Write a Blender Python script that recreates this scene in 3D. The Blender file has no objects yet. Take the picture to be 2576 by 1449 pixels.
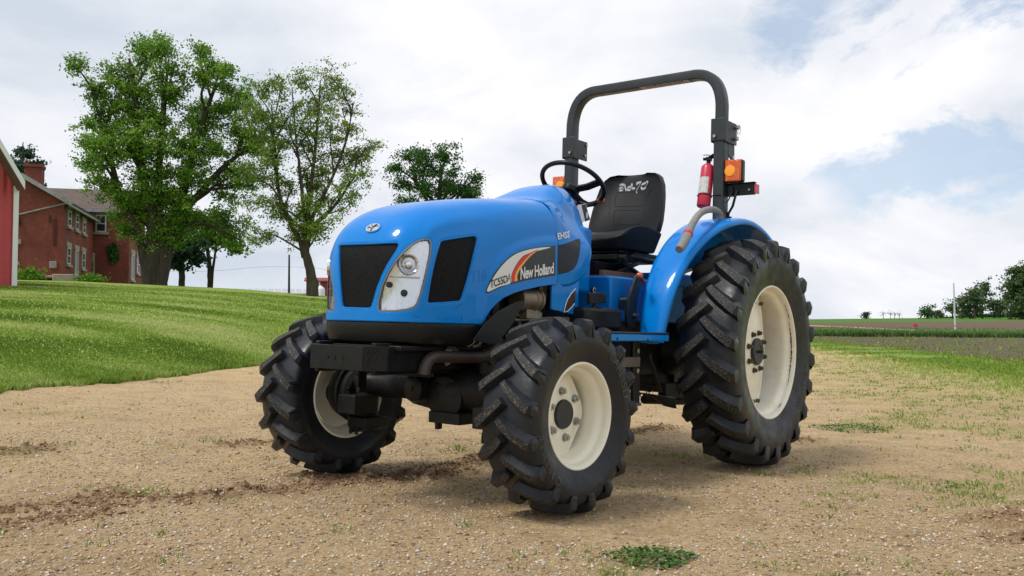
import bpy, bmesh, math, random
import numpy as np
from mathutils import Vector, Matrix, noise as mnoise
from mathutils.bvhtree import BVHTree
V = Vector; PI = math.pi; R = math.radians
rnd = random.Random(7)
rng = np.random.default_rng(11)
sc = bpy.context.scene
COL = sc.collection

# ------------------------------------------------------------------ camera (solved from the wheels)
# tractor frame: X forward, Y to its left, Z up, origin on the soil under the rear axle
CO = V((5.06269, 2.82785, 0.76929)); YAW, PIT, ROL, FOC = 3.79543, 0.04151, 0.02626, 2281.24
FW = V((math.cos(PIT)*math.cos(YAW), math.cos(PIT)*math.sin(YAW), math.sin(PIT)))
RT = FW.cross(V((0,0,1))).normalized(); UP = RT.cross(FW)
R2 = math.cos(ROL)*RT + math.sin(ROL)*UP; U2 = -math.sin(ROL)*RT + math.cos(ROL)*UP
M = Matrix.Rotation(ROL, 4, FW)          # the yard slopes slightly: tractor frame -> world
M3 = M.to_3x3()
CW = M @ CO; FWw = M3 @ FW; RTw = M3 @ R2; UPw = M3 @ U2
cd = bpy.data.cameras.new('camera'); cam = bpy.data.objects.new('camera', cd); COL.objects.link(cam)
cd.sensor_width = 36; cd.lens = FOC/2576*36; cd.clip_end = 6000; cd.clip_start = .05
cam.matrix_world = Matrix(((RTw.x,UPw.x,-FWw.x,CW.x),(RTw.y,UPw.y,-FWw.y,CW.y),(RTw.z,UPw.z,-FWw.z,CW.z),(0,0,0,1)))
sc.camera = cam
def ray(px, py): return FW + R2*((px-1288)/FOC) - U2*((py-724.5)/FOC)
def rayw(px, py): return FWw + RTw*((px-1288)/FOC) - UPw*((py-724.5)/FOC)
def B(px, py, ax, c):                     # where a sight line meets the plane ax = c (tractor frame)
    d = ray(px, py); i = 'xyz'.index(ax); return CO + d*((c-CO[i])/d[i])
def at(px, py, dist):                     # world point on a sight line at a horizontal distance
    d = rayw(px, py); return CW + d*(dist/math.hypot(d.x, d.y))
def proj(P):
    d = P-CO; z = d.dot(FW); return 1288+FOC*d.dot(R2)/z, 724.5-FOC*d.dot(U2)/z
def z1(x, y): return 754.7+x*.31738, 440.2+y*.31727

# ------------------------------------------------------------------ materials
MATS = {}
def mat(name, col, rough=.5, metal=0., var=0., vscale=6., col2=None, bump=0., bscale=60., rvar=.0, coat=0., spec=.5, thr=None, emit=None, trans=0., coords='Object', stretch=None, alpha=None):
    m = bpy.data.materials.new(name); m.use_nodes = True; nt = m.node_tree; N = nt.nodes; L = nt.links
    b = N['Principled BSDF']; b.inputs['Base Color'].default_value = (*col, 1)
    b.inputs['Roughness'].default_value = rough; b.inputs['Metallic'].default_value = metal
    b.inputs['Specular IOR Level'].default_value = spec
    if coat: b.inputs['Coat Weight'].default_value = coat; b.inputs['Coat Roughness'].default_value = .045
    if trans: b.inputs['Transmission Weight'].default_value = trans
    tc = N.new('ShaderNodeTexCoord'); src = tc.outputs[coords]
    if stretch:
        mp = N.new('ShaderNodeMapping'); mp.inputs['Scale'].default_value = stretch; L.new(src, mp.inputs[0]); src = mp.outputs[0]
    if col2 is not None:
        n = N.new('ShaderNodeTexNoise'); n.inputs['Scale'].default_value = vscale; n.inputs['Detail'].default_value = 8; n.inputs['Roughness'].default_value = .65
        L.new(src, n.inputs['Vector'])
        r = N.new('ShaderNodeMapRange'); a, c = thr or (.3, .7)
        r.inputs['From Min'].default_value = a; r.inputs['From Max'].default_value = c; L.new(n.outputs['Fac'], r.inputs['Value'])
        mx = N.new('ShaderNodeMix'); mx.data_type = 'RGBA'; mx.inputs['A'].default_value = (*col, 1); mx.inputs['B'].default_value = (*col2, 1)
        L.new(r.outputs[0], mx.inputs['Factor']); L.new(mx.outputs['Result'], b.inputs['Base Color'])
    if rvar:
        n2 = N.new('ShaderNodeTexNoise'); n2.inputs['Scale'].default_value = 9; n2.inputs['Detail'].default_value = 6; L.new(src, n2.inputs['Vector'])
        r2 = N.new('ShaderNodeMapRange'); r2.inputs['From Min'].default_value = .35; r2.inputs['From Max'].default_value = .65
        r2.inputs['To Min'].default_value = max(0, rough-rvar); r2.inputs['To Max'].default_value = rough+rvar
        L.new(n2.outputs['Fac'], r2.inputs['Value']); L.new(r2.outputs[0], b.inputs['Roughness'])
    if bump:
        n3 = N.new('ShaderNodeTexNoise'); n3.inputs['Scale'].default_value = bscale; n3.inputs['Detail'].default_value = 5; L.new(src, n3.inputs['Vector'])
        bp = N.new('ShaderNodeBump'); bp.inputs['Strength'].default_value = bump; bp.inputs['Distance'].default_value = .01
        L.new(n3.outputs['Fac'], bp.inputs['Height']); L.new(bp.outputs[0], b.inputs['Normal'])
    if emit: b.inputs['Emission Color'].default_value = (*emit, 1); b.inputs['Emission Strength'].default_value = 1
    MATS[name] = m; return m
BLUE = mat('blue_paint', (.0,.188,.60), .32, col2=(.0,.20,.65), vscale=4, coat=.38, rvar=.05, spec=.10)
BLUED = mat('worn_blue_paint', (.0,.17,.56), .45, col2=(.10,.10,.10), vscale=9, thr=(.56,.72), rvar=.1, spec=.25)
BLACKP = mat('black_gloss_panel', (.006,.009,.014), .2, spec=.25)
BLACK = mat('black_paint', (.006,.007,.008), .36, col2=(.014,.014,.015), vscale=14, rvar=.12, bump=.08, bscale=90, spec=.22)
GREASE = mat('oily_black', (.004,.005,.006), .5, col2=(.012,.011,.010), vscale=18, rvar=.15, bump=.2, bscale=50, spec=.3)
BAND = mat('dusty_black_plastic', (.007,.007,.007), .45, spec=.3, col2=(.05,.04,.03), vscale=11, thr=(.58,.82), bump=.15, bscale=120)
FRAMEM = mat('rollbar_paint', (.016,.021,.025), .42, col2=(.025,.030,.034), vscale=20, rvar=.08, bump=.05)
RUB = mat('tyre_rubber', (.0065,.0085,.012), .42, spec=.38, col2=(.014,.017,.022), vscale=7, rvar=.14, bump=.25, bscale=28)
MUD = mat('muddy_lug', (.014,.014,.015), .62, col2=(.24,.19,.13), vscale=95, thr=(.54,.74), bump=.6, bscale=110)
CREAM = mat('cream_rim_paint', (.88,.86,.73), .33, col2=(.82,.78,.63), vscale=7, rvar=.08, coat=.3)
CREAMR = mat('cream_rim_worn', (.88,.84,.70), .36, col2=(.74,.66,.50), vscale=9, thr=(.45,.8), rvar=.08, coat=.2)
WORN = mat('worn_grey_metal', (.09,.085,.08), .5, .4, col2=(.16,.12,.09), vscale=14, rvar=.1)
STEEL = mat('bare_steel', (.42,.42,.40), .32, 1., rvar=.1)
ZINC = mat('yellow_zinc', (.45,.42,.30), .35, 1., rvar=.1)
RUSTY = mat('rusty_metal', (.10,.055,.035), .7, col2=(.22,.13,.08), vscale=15, bump=.3)
PIPE = mat('exhaust_pipe', (.035,.028,.026), .5, col2=(.07,.045,.035), vscale=8, bump=.1)
ALUM = mat('dull_cast_metal', (.32,.30,.26), .5, .7, col2=(.20,.13,.08), vscale=11, bump=.2)
CHROME = mat('chrome', (.80,.81,.83), .10, 1.)
MIRR = mat('lamp_reflector', (.95,.96,1.), .14, .60, bump=.5, bscale=34, stretch=(1,1,.22))
SEAT = mat('black_vinyl', (.008,.009,.011), .40, spec=.18, col2=(.011,.012,.014), vscale=10, rvar=.06, bump=.12, bscale=260)
SEAM = mat('vinyl_seam', (.004,.004,.005), .6)
CHALK = mat('chalk', (.50,.54,.58), .9, col2=(.12,.13,.14), vscale=120, thr=(.5,.7))
WHITE = mat('decal_white', (.74,.74,.72), .4)
DECK = mat('decal_black', (.018,.021,.024), .38)
RED = mat('decal_red', (.70,.02,.02), .4); YEL = mat('decal_yellow', (.85,.42,.06), .4)
GHOST = mat('faded_lettering', (.0,.15,.53), .38, spec=.12, coat=.4)
OUTL = mat('letter_outline', (.16,.16,.16), .5)
EXTR = mat('extinguisher_red', (.52,.012,.045), .36, coat=.3)
LABEL = mat('paper_label', (.62,.62,.60), .6)
FADED = mat('faded_label', (.42,.38,.30), .7, col2=(.25,.10,.08), vscale=60, thr=(.5,.6))
GREYF = mat('grey_foam', (.20,.195,.185), .85, col2=(.27,.265,.25), vscale=30, bump=.4, bscale=90)
PINK = mat('red_band', (.62,.02,.05), .5)
KNOB = mat('brown_knob', (.42,.09,.025), .22, coat=.5)
KNOBD = mat('dark_brown_knob', (.13,.028,.015), .35)
REDLENS = mat('red_lens', (.55,.06,.07), .25)
TAG = mat('tag_paper', (.72,.74,.78), .5)
GLASS_OUT = {}
def glassy(name, tint, mixf, rough=.03):
    m = bpy.data.materials.new(name); m.use_nodes = True; nt = m.node_tree; N = nt.nodes; L = nt.links
    N.remove(N['Principled BSDF']); out = N['Material Output']
    t = N.new('ShaderNodeBsdfTransparent'); t.inputs[0].default_value = (*tint,1)
    g = N.new('ShaderNodeBsdfGlossy'); g.inputs['Roughness'].default_value = rough
    f = N.new('ShaderNodeFresnel'); f.inputs[0].default_value = mixf
    x = N.new('ShaderNodeMixShader'); L.new(f.outputs[0], x.inputs[0]); L.new(t.outputs[0], x.inputs[1]); L.new(g.outputs[0], x.inputs[2]); L.new(x.outputs[0], out.inputs[0])
    return m
LENS = glassy('clear_lens', (.93,.94,.95), 1.45)
PANE = mat('window_glass', (.03,.035,.04), .06, spec=.8)
# woven mesh of the grille and vents
def meshmat():
    m = mat('black_woven_mesh', (.006,.006,.007), .6, spec=.15)
    nt = m.node_tree; N = nt.nodes; L = nt.links; b = N['Principled BSDF']
    tc = N.new('ShaderNodeTexCoord'); mp = N.new('ShaderNodeMapping'); mp.inputs['Rotation'].default_value = (.3,.2,.78)
    L.new(tc.outputs['Object'], mp.inputs[0])
    v = N.new('ShaderNodeTexVoronoi'); v.inputs['Scale'].default_value = 190; L.new(mp.outputs[0], v.inputs['Vector'])
    n = N.new('ShaderNodeTexNoise'); n.inputs['Scale'].default_value = 5; L.new(mp.outputs[0], n.inputs['Vector'])
    r = N.new('ShaderNodeMapRange'); r.inputs['From Min'].default_value = .0; r.inputs['From Max'].default_value = .7; L.new(v.outputs['Distance'], r.inputs['Value'])
    mx = N.new('ShaderNodeMix'); mx.data_type = 'RGBA'; mx.inputs['A'].default_value = (.014,.015,.016,1); mx.inputs['B'].default_value = (.001,.001,.0015,1)
    L.new(r.outputs[0], mx.inputs['Factor']); L.new(mx.outputs['Result'], b.inputs['Base Color'])
    bp = N.new('ShaderNodeBump'); bp.inputs['Strength'].default_value = .6; bp.inputs['Distance'].default_value = .003
    L.new(v.outputs['Distance'], bp.inputs['Height']); L.new(bp.outputs[0], b.inputs['Normal'])
    return m
WOVEN = meshmat()
def lensmat(name, col):
    m = mat(name, col, .18, coat=.4); nt = m.node_tree; N = nt.nodes; L = nt.links; b = N['Principled BSDF']
    tc = N.new('ShaderNodeTexCoord'); w = N.new('ShaderNodeTexWave'); w.inputs['Scale'].default_value = 48; w.inputs['Distortion'].default_value = 1.5
    w.bands_direction = 'Z'; L.new(tc.outputs['Object'], w.inputs['Vector'])
    bp = N.new('ShaderNodeBump'); bp.inputs['Strength'].default_value = .7; bp.inputs['Distance'].default_value = .004
    L.new(w.outputs['Fac'], bp.inputs['Height']); L.new(bp.outputs[0], b.inputs['Normal'])
    mx = N.new('ShaderNodeMix'); mx.data_type = 'RGBA'; mx.inputs['A'].default_value = (*[c*.86 for c in col],1); mx.inputs['B'].default_value = (*col,1)
    L.new(w.outputs['Fac'], mx.inputs['Factor']); L.new(mx.outputs['Result'], b.inputs['Base Color'])
    b.inputs['Transmission Weight'].default_value = .0
    return m
AMBER = lensmat('amber_lens', (.80,.13,.004))
AMBERC = mat('amber_lamp_core', (1.,.36,.03), .2)

# ------------------------------------------------------------------ mesh helpers
def link(o, parent=None):
    COL.objects.link(o)
    if parent is not None: o.parent = parent
    return o
class MB:
    def __init__(s): s.v=[]; s.f=[]; s.mi=[]; s.sm=[]
    def add(s, vs, fs, mi=0, smooth=False):
        k = len(s.v); s.v += [tuple(v) for v in vs]; s.f += [tuple(i+k for i in f) for f in fs]; s.mi += [mi]*len(fs); s.sm += [smooth]*len(fs); return s
    def box(s, c, d, rot=None, mi=0):
        c = V(c); h = V(d)*.5; vs = []
        for x in (-1,1):
            for y in (-1,1):
                for z in (-1,1):
                    p = V((x*h.x,y*h.y,z*h.z)); vs.append(c+(rot@p if rot else p))
        return s.add(vs, [(0,1,3,2),(4,6,7,5),(0,4,5,1),(2,3,7,6),(0,2,6,4),(1,5,7,3)], mi)
    def hexa(s, p, mi=0):   # p: 4 bottom then 4 top points
        return s.add(p, [(3,2,1,0),(4,5,6,7),(0,1,5,4),(1,2,6,5),(2,3,7,6),(3,0,4,7)], mi)
    def prism(s, pts, off, mi=0):       # flat polygon pushed along a vector
        n = len(pts); pts = [V(p) for p in pts]; off = V(off)
        return s.add(pts+[p+off for p in pts], [tuple(range(n))[::-1], tuple(range(n,2*n))]+[(i,(i+1)%n,n+(i+1)%n,n+i) for i in range(n)], mi)
    def tube(s, path, rad, n=12, mi=0, closed=False, cap=True, sect=None, up=None):
        path = [V(p) for p in path]; m = len(path); rings = []
        prev = None
        for i, p in enumerate(path):
            if closed: t = (path[(i+1)%m]-path[i-1]).normalized()
            else: t = (path[min(i+1,m-1)]-path[max(i-1,0)]).normalized()
            if up is not None: a = V(up); a = (a-t*a.dot(t)).normalized()
            elif prev is None:
                a = t.orthogonal().normalized()
            else: a = (prev-t*prev.dot(t)).normalized()
            prev = a; b = t.cross(a)
            r = rad[i] if isinstance(rad,(list,tuple)) else rad
            if sect: rings.append([p+a*u*1.0+b*w for u,w in sect])
            else: rings.append([p+(a*math.cos(2*PI*k/n)+b*math.sin(2*PI*k/n))*r for k in range(n)])
        n = len(rings[0]); vs = [q for r_ in rings for q in r_]; fs = []
        for i in range(m if closed else m-1):
            j = (i+1)%m
            for k in range(n): fs.append((i*n+k, i*n+(k+1)%n, j*n+(k+1)%n, j*n+k))
        if not closed and cap: fs += [tuple(range(n))[::-1], tuple((m-1)*n+k for k in range(n))]
        return s.add(vs, fs, mi, True)
    def cyl(s, a, b, r, n=24, mi=0, r2=None): return s.tube([a,b], [r, r if r2 is None else r2], n, mi)
    def lathe(s, prof, o, axis='y', n=64, mi=0, closed=False, a0=0, a1=2*PI):   # prof: (axial, radius)
        o = V(o); full = abs(a1-a0-2*PI) < 1e-6; m = len(prof); cols = n if full else n+1; vs = []
        for k in range(cols):
            t = a0+(a1-a0)*k/n; c, sn = math.cos(t), math.sin(t)
            for (y, r) in prof:
                vs.append(o+(V((r*c, y, r*sn)) if axis=='y' else V((y, r*c, r*sn)) if axis=='x' else V((r*c, r*sn, y))))
        fs = []
        for k in range(n):
            k2 = (k+1)%cols
            for i in range(m if closed else m-1):
                j = (i+1)%m; fs.append((k*m+i, k*m+j, k2*m+j, k2*m+i))
        return s.add(vs, fs, mi, True)
    def ball(s, c, r, n=16, mi=0, sc_=(1,1,1)):
        c = V(c); prof = [(-math.cos(PI*i/n)*r*sc_[2], math.sin(PI*i/n)*r*sc_[0]) for i in range(n+1)]
        return s.lathe(prof, c, 'z', n*2, mi)
    def bolt(s, c, ax, r=.012, h=.010, mi=0):
        c = V(c); ax = V(ax).normalized(); return s.tube([c, c+ax*h], r, 6, mi)
    def build(s, name, mats, parent=None, bevel=0., angle=35, smooth=True, weld=False):
        me = bpy.data.meshes.new(name); me.from_pydata(s.v, [], s.f); 
        if not isinstance(mats,(list,tuple)): mats = [mats]
        for m in mats: me.materials.append(m)
        me.polygons.foreach_set('material_index', s.mi)
        bm = bmesh.new(); bm.from_mesh(me)
        if weld: bmesh.ops.remove_doubles(bm, verts=bm.verts, dist=1e-5)
        bmesh.ops.recalc_face_normals(bm, faces=bm.faces); bm.to_mesh(me); bm.free()
        if smooth: 
            me.polygons.foreach_set('use_smooth', [True]*len(me.polygons)); me.set_sharp_from_angle(angle=R(angle))
        o = link(bpy.data.objects.new(name, me), parent)
        if bevel:
            b = o.modifiers.new('soft edges','BEVEL'); b.width = bevel; b.segments = 2; b.limit_method = 'ANGLE'; b.angle_limit = R(40)
        return o
def npmesh(name, verts, faces, mats, parent=None, smooth=True, mi=None):
    me = bpy.data.meshes.new(name); verts = np.asarray(verts, np.float32); faces = np.asarray(faces, np.int32); k = faces.shape[1]
    me.vertices.add(len(verts)); me.vertices.foreach_set('co', verts.ravel())
    me.loops.add(faces.size); me.loops.foreach_set('vertex_index', faces.ravel())
    me.polygons.add(len(faces)); me.polygons.foreach_set('loop_start', np.arange(0, faces.size, k, dtype=np.int32))
    me.update(calc_edges=True)
    for m in (mats if isinstance(mats,(list,tuple)) else [mats]): me.materials.append(m)
    if mi is not None: me.polygons.foreach_set('material_index', np.asarray(mi, np.int32))
    me.polygons.foreach_set('use_smooth', np.full(len(faces), smooth))
    return link(bpy.data.objects.new(name, me), parent)
def tag(o, label=None, cat=None, group=None, kind=None):
    if label: o['label'] = label
    if cat: o['category'] = cat
    if group: o['group'] = group
    if kind: o['kind'] = kind
    return o
def empty(name, loc=(0,0,0), parent=None, mw=None):
    o = bpy.data.objects.new(name, None); o.empty_display_size = .1; link(o, parent)
    if mw is not None: o.matrix_world = mw
    else: o.location = loc
    return o
def catmull(P, n):
    P = [V(p) if len(p)==3 else V((p[0],p[1],0)) for p in P]; out = []
    for i in range(len(P)-1):
        a = P[i-1] if i else P[0]*2-P[1]; b = P[i]; c = P[i+1]; d = P[i+2] if i+2 < len(P) else P[-1]*2-P[-2]
        for k in range(n):
            t = k/n; out.append(.5*((2*b)+(c-a)*t+(2*a-5*b+4*c-d)*t*t+(3*b-a-3*c+d)*t**3))
    out.append(P[-1]); return out
def bez(a, b, c, n=10): return [a*(1-t)**2+b*2*t*(1-t)+c*t*t for t in [i/n for i in range(n+1)]]
_txt = {}
def text2d(s, bold=.0, spacing=1.):
    cu = bpy.data.curves.new('t','FONT'); cu.body = s; cu.size = 1; cu.offset = bold; cu.space_character = spacing; cu.resolution_u = 3
    o = bpy.data.objects.new('t', cu); COL.objects.link(o); dg = bpy.context.evaluated_depsgraph_get()
    me = bpy.data.meshes.new_from_object(o.evaluated_get(dg)); vs = [v.co.copy() for v in me.vertices]; fs = [tuple(p.vertices) for p in me.polygons]
    bpy.data.objects.remove(o); bpy.data.meshes.remove(me); bpy.data.curves.remove(cu)
    x0=min(v.x for v in vs); x1=max(v.x for v in vs); y0=min(v.y for v in vs); y1=max(v.y for v in vs)
    return [((v.x-x0)/(x1-x0), (v.y-y0)/(y1-y0)) for v in vs], fs, (x1-x0)/(y1-y0)
def text_on(name, s, quad, m, parent, bold=.0, spacing=1., mapf=None, skip=0):
    """quad: bl, br, tr, tl as points; or mapf(u,v)"""
    uv, fs, _ = text2d(s, bold, spacing)
    if mapf is None:
        q = [V(p) for p in quad]; mapf = lambda u,v: (q[0]*(1-u)+q[1]*u)*(1-v)+(q[3]*(1-u)+q[2]*u)*v
    b = MB(); b.add([mapf(u,v) for u,v in uv], fs); return b.build(name, m, parent, smooth=False)
# ------------------------------------------------------------------ tractor
TR = empty('tractor', mw=M); tag(TR, 'blue compact tractor with cream wheels and black roll bar parked on the gravel yard', 'tractor')
XC, HA, HB = 1.75, .6993, .3305
def hoodF(P):
    x, y, z = P[...,0], np.abs(P[...,1]), P[...,2]
    T = np.interp(x, [1.45,1.60,1.75,1.90,2.05,2.20,2.35], [1.4041,1.388,1.3696,1.350,1.3285,1.310,1.2907])
    k = np.clip((x-1.70)/.35, 0, 1); k = k*k*(3-2*k); m = 5.6-2.15*k; z0 = .90-.026*k
    return (y/HB)**3.93 + (np.maximum(0,x-XC)/HA)**4.08 + (np.maximum(0,z-z0)/(T-z0))**m - 1
def hood_hit(C, D):
    lo = np.zeros(D.shape[0]); hi = np.full(D.shape[0], 1.6)
    for _ in range(26):
        mid = (lo+hi)/2; ins = hoodF(C+D*mid[:,None]) < 0; lo = np.where(ins, mid, lo); hi = np.where(ins, hi, mid)
    return C+D*lo[:,None]
ZBX = [1.40,1.455,1.60,1.736,1.80,1.875,1.93,1.971,2.0,2.016,2.03,3.0]; ZBZ = [.98,.976,.957,.932,.917,.892,.862,.83,.795,.778,.772,.772]
def hood_cols():
    cols = []
    xs = np.linspace(1.457, XC, 60)[:-1]
    for x in xs: cols.append((x, PI/2))
    for a in np.linspace(PI/2, -PI/2, 521): cols.append((XC, a))
    for x in xs[::-1]: cols.append((x, -PI/2))
    return cols
def hood_column(xc, a, n=190, zbot=None):
    C = np.array([xc, 0, .70]); th = np.linspace(0, PI/2, 300)
    if zbot is None: zbf = lambda x: np.interp(x, ZBX, ZBZ)
    D = np.stack([np.cos(th)*math.cos(a), np.cos(th)*math.sin(a), np.sin(th)], -1); P = hood_hit(C, D)
    g = P[:,2]-zbf(P[:,0]); i = int(np.argmax(g >= 0)); lo, hi = th[max(i-1,0)], th[i]
    for _ in range(14):
        t = (lo+hi)/2; q = hood_hit(C, np.array([[math.cos(t)*math.cos(a), math.cos(t)*math.sin(a), math.sin(t)]]))[0]
        if q[2] >= zbf(q[0]): hi = t
        else: lo = t
    th = np.linspace(hi, PI/2, n)
    return hood_hit(C, np.stack([np.cos(th)*math.cos(a), np.cos(th)*math.sin(a), np.sin(th)], -1))
HC = [hood_column(*c) for c in hood_cols()]; NR = 190; NCOL = len(HC)
HV = np.concatenate(HC)
def _np(P):
    d = P-np.array(CO); z = d@np.array(FW); x = 1288+FOC*(d@np.array(R2))/z; y = 724.5-FOC*(d@np.array(U2))/z
    return np.stack([(x-754.7)/.31738, (y-440.2)/.31727], -1)
def _curve_d(P, C):          # signed distance to a styling line, positive on its lower side
    best = np.full(len(P), 1e9); sg = np.ones(len(P))
    for a, b in zip(C[:-1], C[1:]):
        a = np.array(a, float); b = np.array(b, float); e = b-a; t = np.clip(((P-a)@e)/(e@e), 0, 1); q = P-a-t[:,None]*e; d = np.hypot(q[:,0], q[:,1])
        s = np.sign(e[0]*q[:,1]-e[1]*q[:,0]); m = d < best; best = np.where(m, d, best); sg = np.where(m, s, sg)
    return best*sg
_Ha = HV.copy(); _Ha[:,1] = np.abs(_Ha[:,1]); _pp = _np(_Ha); _side = np.clip((_Ha[:,1]-.12)/.10, 0, 1)
_c1 = [(p.x,p.y) for p in catmull([(1405,1200),(1425,1040),(1460,880),(1520,730),(1610,620),(1740,545),(1900,510),(2060,500)], 6)]
_d = _curve_d(_pp, _c1); _t = np.clip(_d/75+.5, 0, 1); _fl = .010*_t*_t*(3-2*_t)*np.clip((2080-_pp[:,0])/60,0,1)*np.clip((_pp[:,0]-1330)/70,0,1)
_c2 = [(p.x,p.y) for p in catmull([(985,455),(1060,405),(1170,368),(1330,345),(1520,330),(1750,322)], 6)]
_d2 = _curve_d(_pp, _c2); _fl = _fl + .0065*np.exp(-(_d2/55)**2)*np.clip((1700-_pp[:,0])/450,0,1)*np.clip((_pp[:,0]-960)/60,0,1)
HV[:,1] += np.sign(HV[:,1])*(_fl*_side)
HF = [(i*NR+j, (i+1)*NR+j, (i+1)*NR+j+1, i*NR+j+1) for i in range(NCOL-1) for j in range(NR-1)]
HBVH = BVHTree.FromPolygons([tuple(v) for v in HV], HF)

GRILLE = [(300,578),(304,560),(325,548),(540,541),(765,531),(782,540),(785,560),(765,600),(735,645),(690,715),(650,795),(610,895),(580,1000),(566,1040),(552,1057),(530,1060),(355,1055),(332,1045),(325,1010),(312,860),(302,700)]
HEADL = [(1000,508),(1028,514),(1041,545),(1036,620),(1015,720),(990,830),(960,945),(930,1025),(900,1052),(850,1068),(760,1080),(645,1083),(622,1072),(617,1045),(622,990),(650,880),(700,770),(760,680),(830,600),(900,542),(950,517)]
VENT = [(1112,528),(1135,514),(1250,495),(1370,478),(1398,482),(1412,505),(1402,560),(1370,700),(1330,850),(1295,965),(1283,992),(1265,1004),(1150,1014),(1030,1020),(1010,1010),(1010,985),(1030,860),(1060,710),(1090,595)]
def sdf(P, poly):
    poly = np.array(poly, float); d = np.full(len(P), 1e9); ins = np.zeros(len(P), bool)
    for i in range(len(poly)):
        a = poly[i]; b = poly[(i+1)%len(poly)]; e = b-a; w = P-a
        t = np.clip((w@e)/(e@e), 0, 1); q = w-t[:,None]*e; d = np.minimum(d, np.hypot(q[:,0], q[:,1]))
        c = ((a[1]<=P[:,1])&(b[1]>P[:,1]))|((b[1]<=P[:,1])&(a[1]>P[:,1]))
        with np.errstate(divide='ignore', invalid='ignore'): xx = a[0]+(P[:,1]-a[1])/(b[1]-a[1])*(b[0]-a[0])
        ins ^= c & (P[:,0] < xx)
    return np.where(ins, -d, d)
def nproj(P):
    d = P-np.array(CO); z = d@np.array(FW); x = 1288+FOC*(d@np.array(R2))/z; y = 724.5-FOC*(d@np.array(U2))/z
    return np.stack([(x-754.7)/.31738, (y-440.2)/.31727], -1)
def hnormals(P):
    e = 1e-4; g = np.stack([(hoodF(P+np.eye(3)[i]*e)-hoodF(P-np.eye(3)[i]*e)) for i in range(3)], -1); return g/(np.linalg.norm(g,axis=1)[:,None]+1e-12)
Q = HV.copy(); Qp = Q.copy(); Qp[:,1] = np.abs(Qp[:,1]); pp = nproj(Qp)
dep = np.zeros(len(Q)); sst = lambda d, a, b: (lambda t: t*t*(3-2*t))(np.clip((a-d)/(a-b), 0, 1))
mask = (Q[:,0]>1.9)
for poly, sel in ((HEADL, mask), (VENT, mask)):
    dep = np.maximum(dep, np.where(sel, .012*sst(sdf(pp, poly), 5, -10), 0))
pg = nproj(Q); dep = np.maximum(dep, np.where(Q[:,0]>2.3, .013*sst(sdf(pg, GRILLE), 5, -10), 0))
Q = Q - hnormals(Q)*dep[:,None]
inside = (sdf(pp, HEADL) < 3) & mask
HFk = [f for f in HF if not all(inside[i] for i in f)]
hb = MB(); hb.add(Q.tolist(), HFk, 0, True); hood = hb.build('hood', BLUE, TR, angle=60, weld=True)
s_ = hood.modifiers.new('sheet','SOLIDIFY'); s_.thickness = .006; s_.offset = -1
COWLBVH = None
def hit(px, py, off=.001, bvh=None):
    d = ray(px, py).normalized(); h = (bvh or HBVH).ray_cast(CO, d)
    if h[0] is None: return None
    n = h[1]; n = n if n.dot(d) < 0 else -n
    return h[0]+n*off
def hz(x, y, off=.001, bvh=None): return hit(*z1(x,y), off, bvh)
def patch(name, poly, m, parent, off=.001, bvh=None, rings=14, mirror=False, centre=None, dome=0.):
    poly = [p for p in poly]; dense = []
    for i in range(len(poly)):
        a = poly[i]; b = poly[(i+1)%len(poly)]; n = max(1, int(math.hypot(b[0]-a[0], b[1]-a[1])/14))
        for k in range(n): dense.append((a[0]+(b[0]-a[0])*k/n, a[1]+(b[1]-a[1])*k/n))
    cx, cy = centre or (sum(p[0] for p in dense)/len(dense), sum(p[1] for p in dense)/len(dense))
    vs = []; fs = []; n = len(dense)
    for r in range(1, rings+1):
        for (x,y) in dense:
            f = r/rings; p = hz(cx+(x-cx)*f, cy+(y-cy)*f, off+dome*(1-f**3), bvh); 
            if p is None: p = vs[-1]
            vs.append(p)
    vs.append(hz(cx, cy, off+dome, bvh))
    for r in range(rings-1):
        for k in range(n): fs.append((r*n+k, r*n+(k+1)%n, (r+1)*n+(k+1)%n, (r+1)*n+k))
    fs += [(k, (k+1)%n, len(vs)-1)[::-1] for k in range(n)]
    b = MB(); 
    if mirror: vs = [V((v.x,-v.y,v.z)) for v in vs]
    b.add(vs, fs, 0, True); return b.build(name, m, parent, angle=50)
def strip(name, A, Bc, m, parent, off, bvh=None):
    A = catmull(A, 6); Bc = catmull(Bc, 6); vs = []; 
    for a, b in zip(A, Bc):
        for k in range(4): vs.append(hz(a.x+(b.x-a.x)*k/3, a.y+(b.y-a.y)*k/3, off, bvh))
    fs = [(i*4+k, i*4+k+1, i*4+k+5, i*4+k+4) for i in range(len(A)-1) for k in range(3)]
    b = MB(); b.add(vs, fs); return b.build(name, m, parent)
def rim_bead(name, poly, m, parent, off, rad, mirror=False, step=10):
    pts = []
    for i in range(len(poly)):
        a = poly[i]; b = poly[(i+1)%len(poly)]; n = max(1,int(math.hypot(b[0]-a[0],b[1]-a[1])/step))
        for k in range(n):
            p = hz(a[0]+(b[0]-a[0])*k/n, a[1]+(b[1]-a[1])*k/n, off)
            if p is not None: pts.append(V((p.x,-p.y,p.z)) if mirror else p)
    b = MB(); b.tube(pts, rad, 6, closed=True); return b.build(name, m, parent)
gr = patch('grille', GRILLE, WOVEN, hood, -.0085); rim_bead('grille_lip', GRILLE, BLUE, gr, -.0035, .0042)
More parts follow.
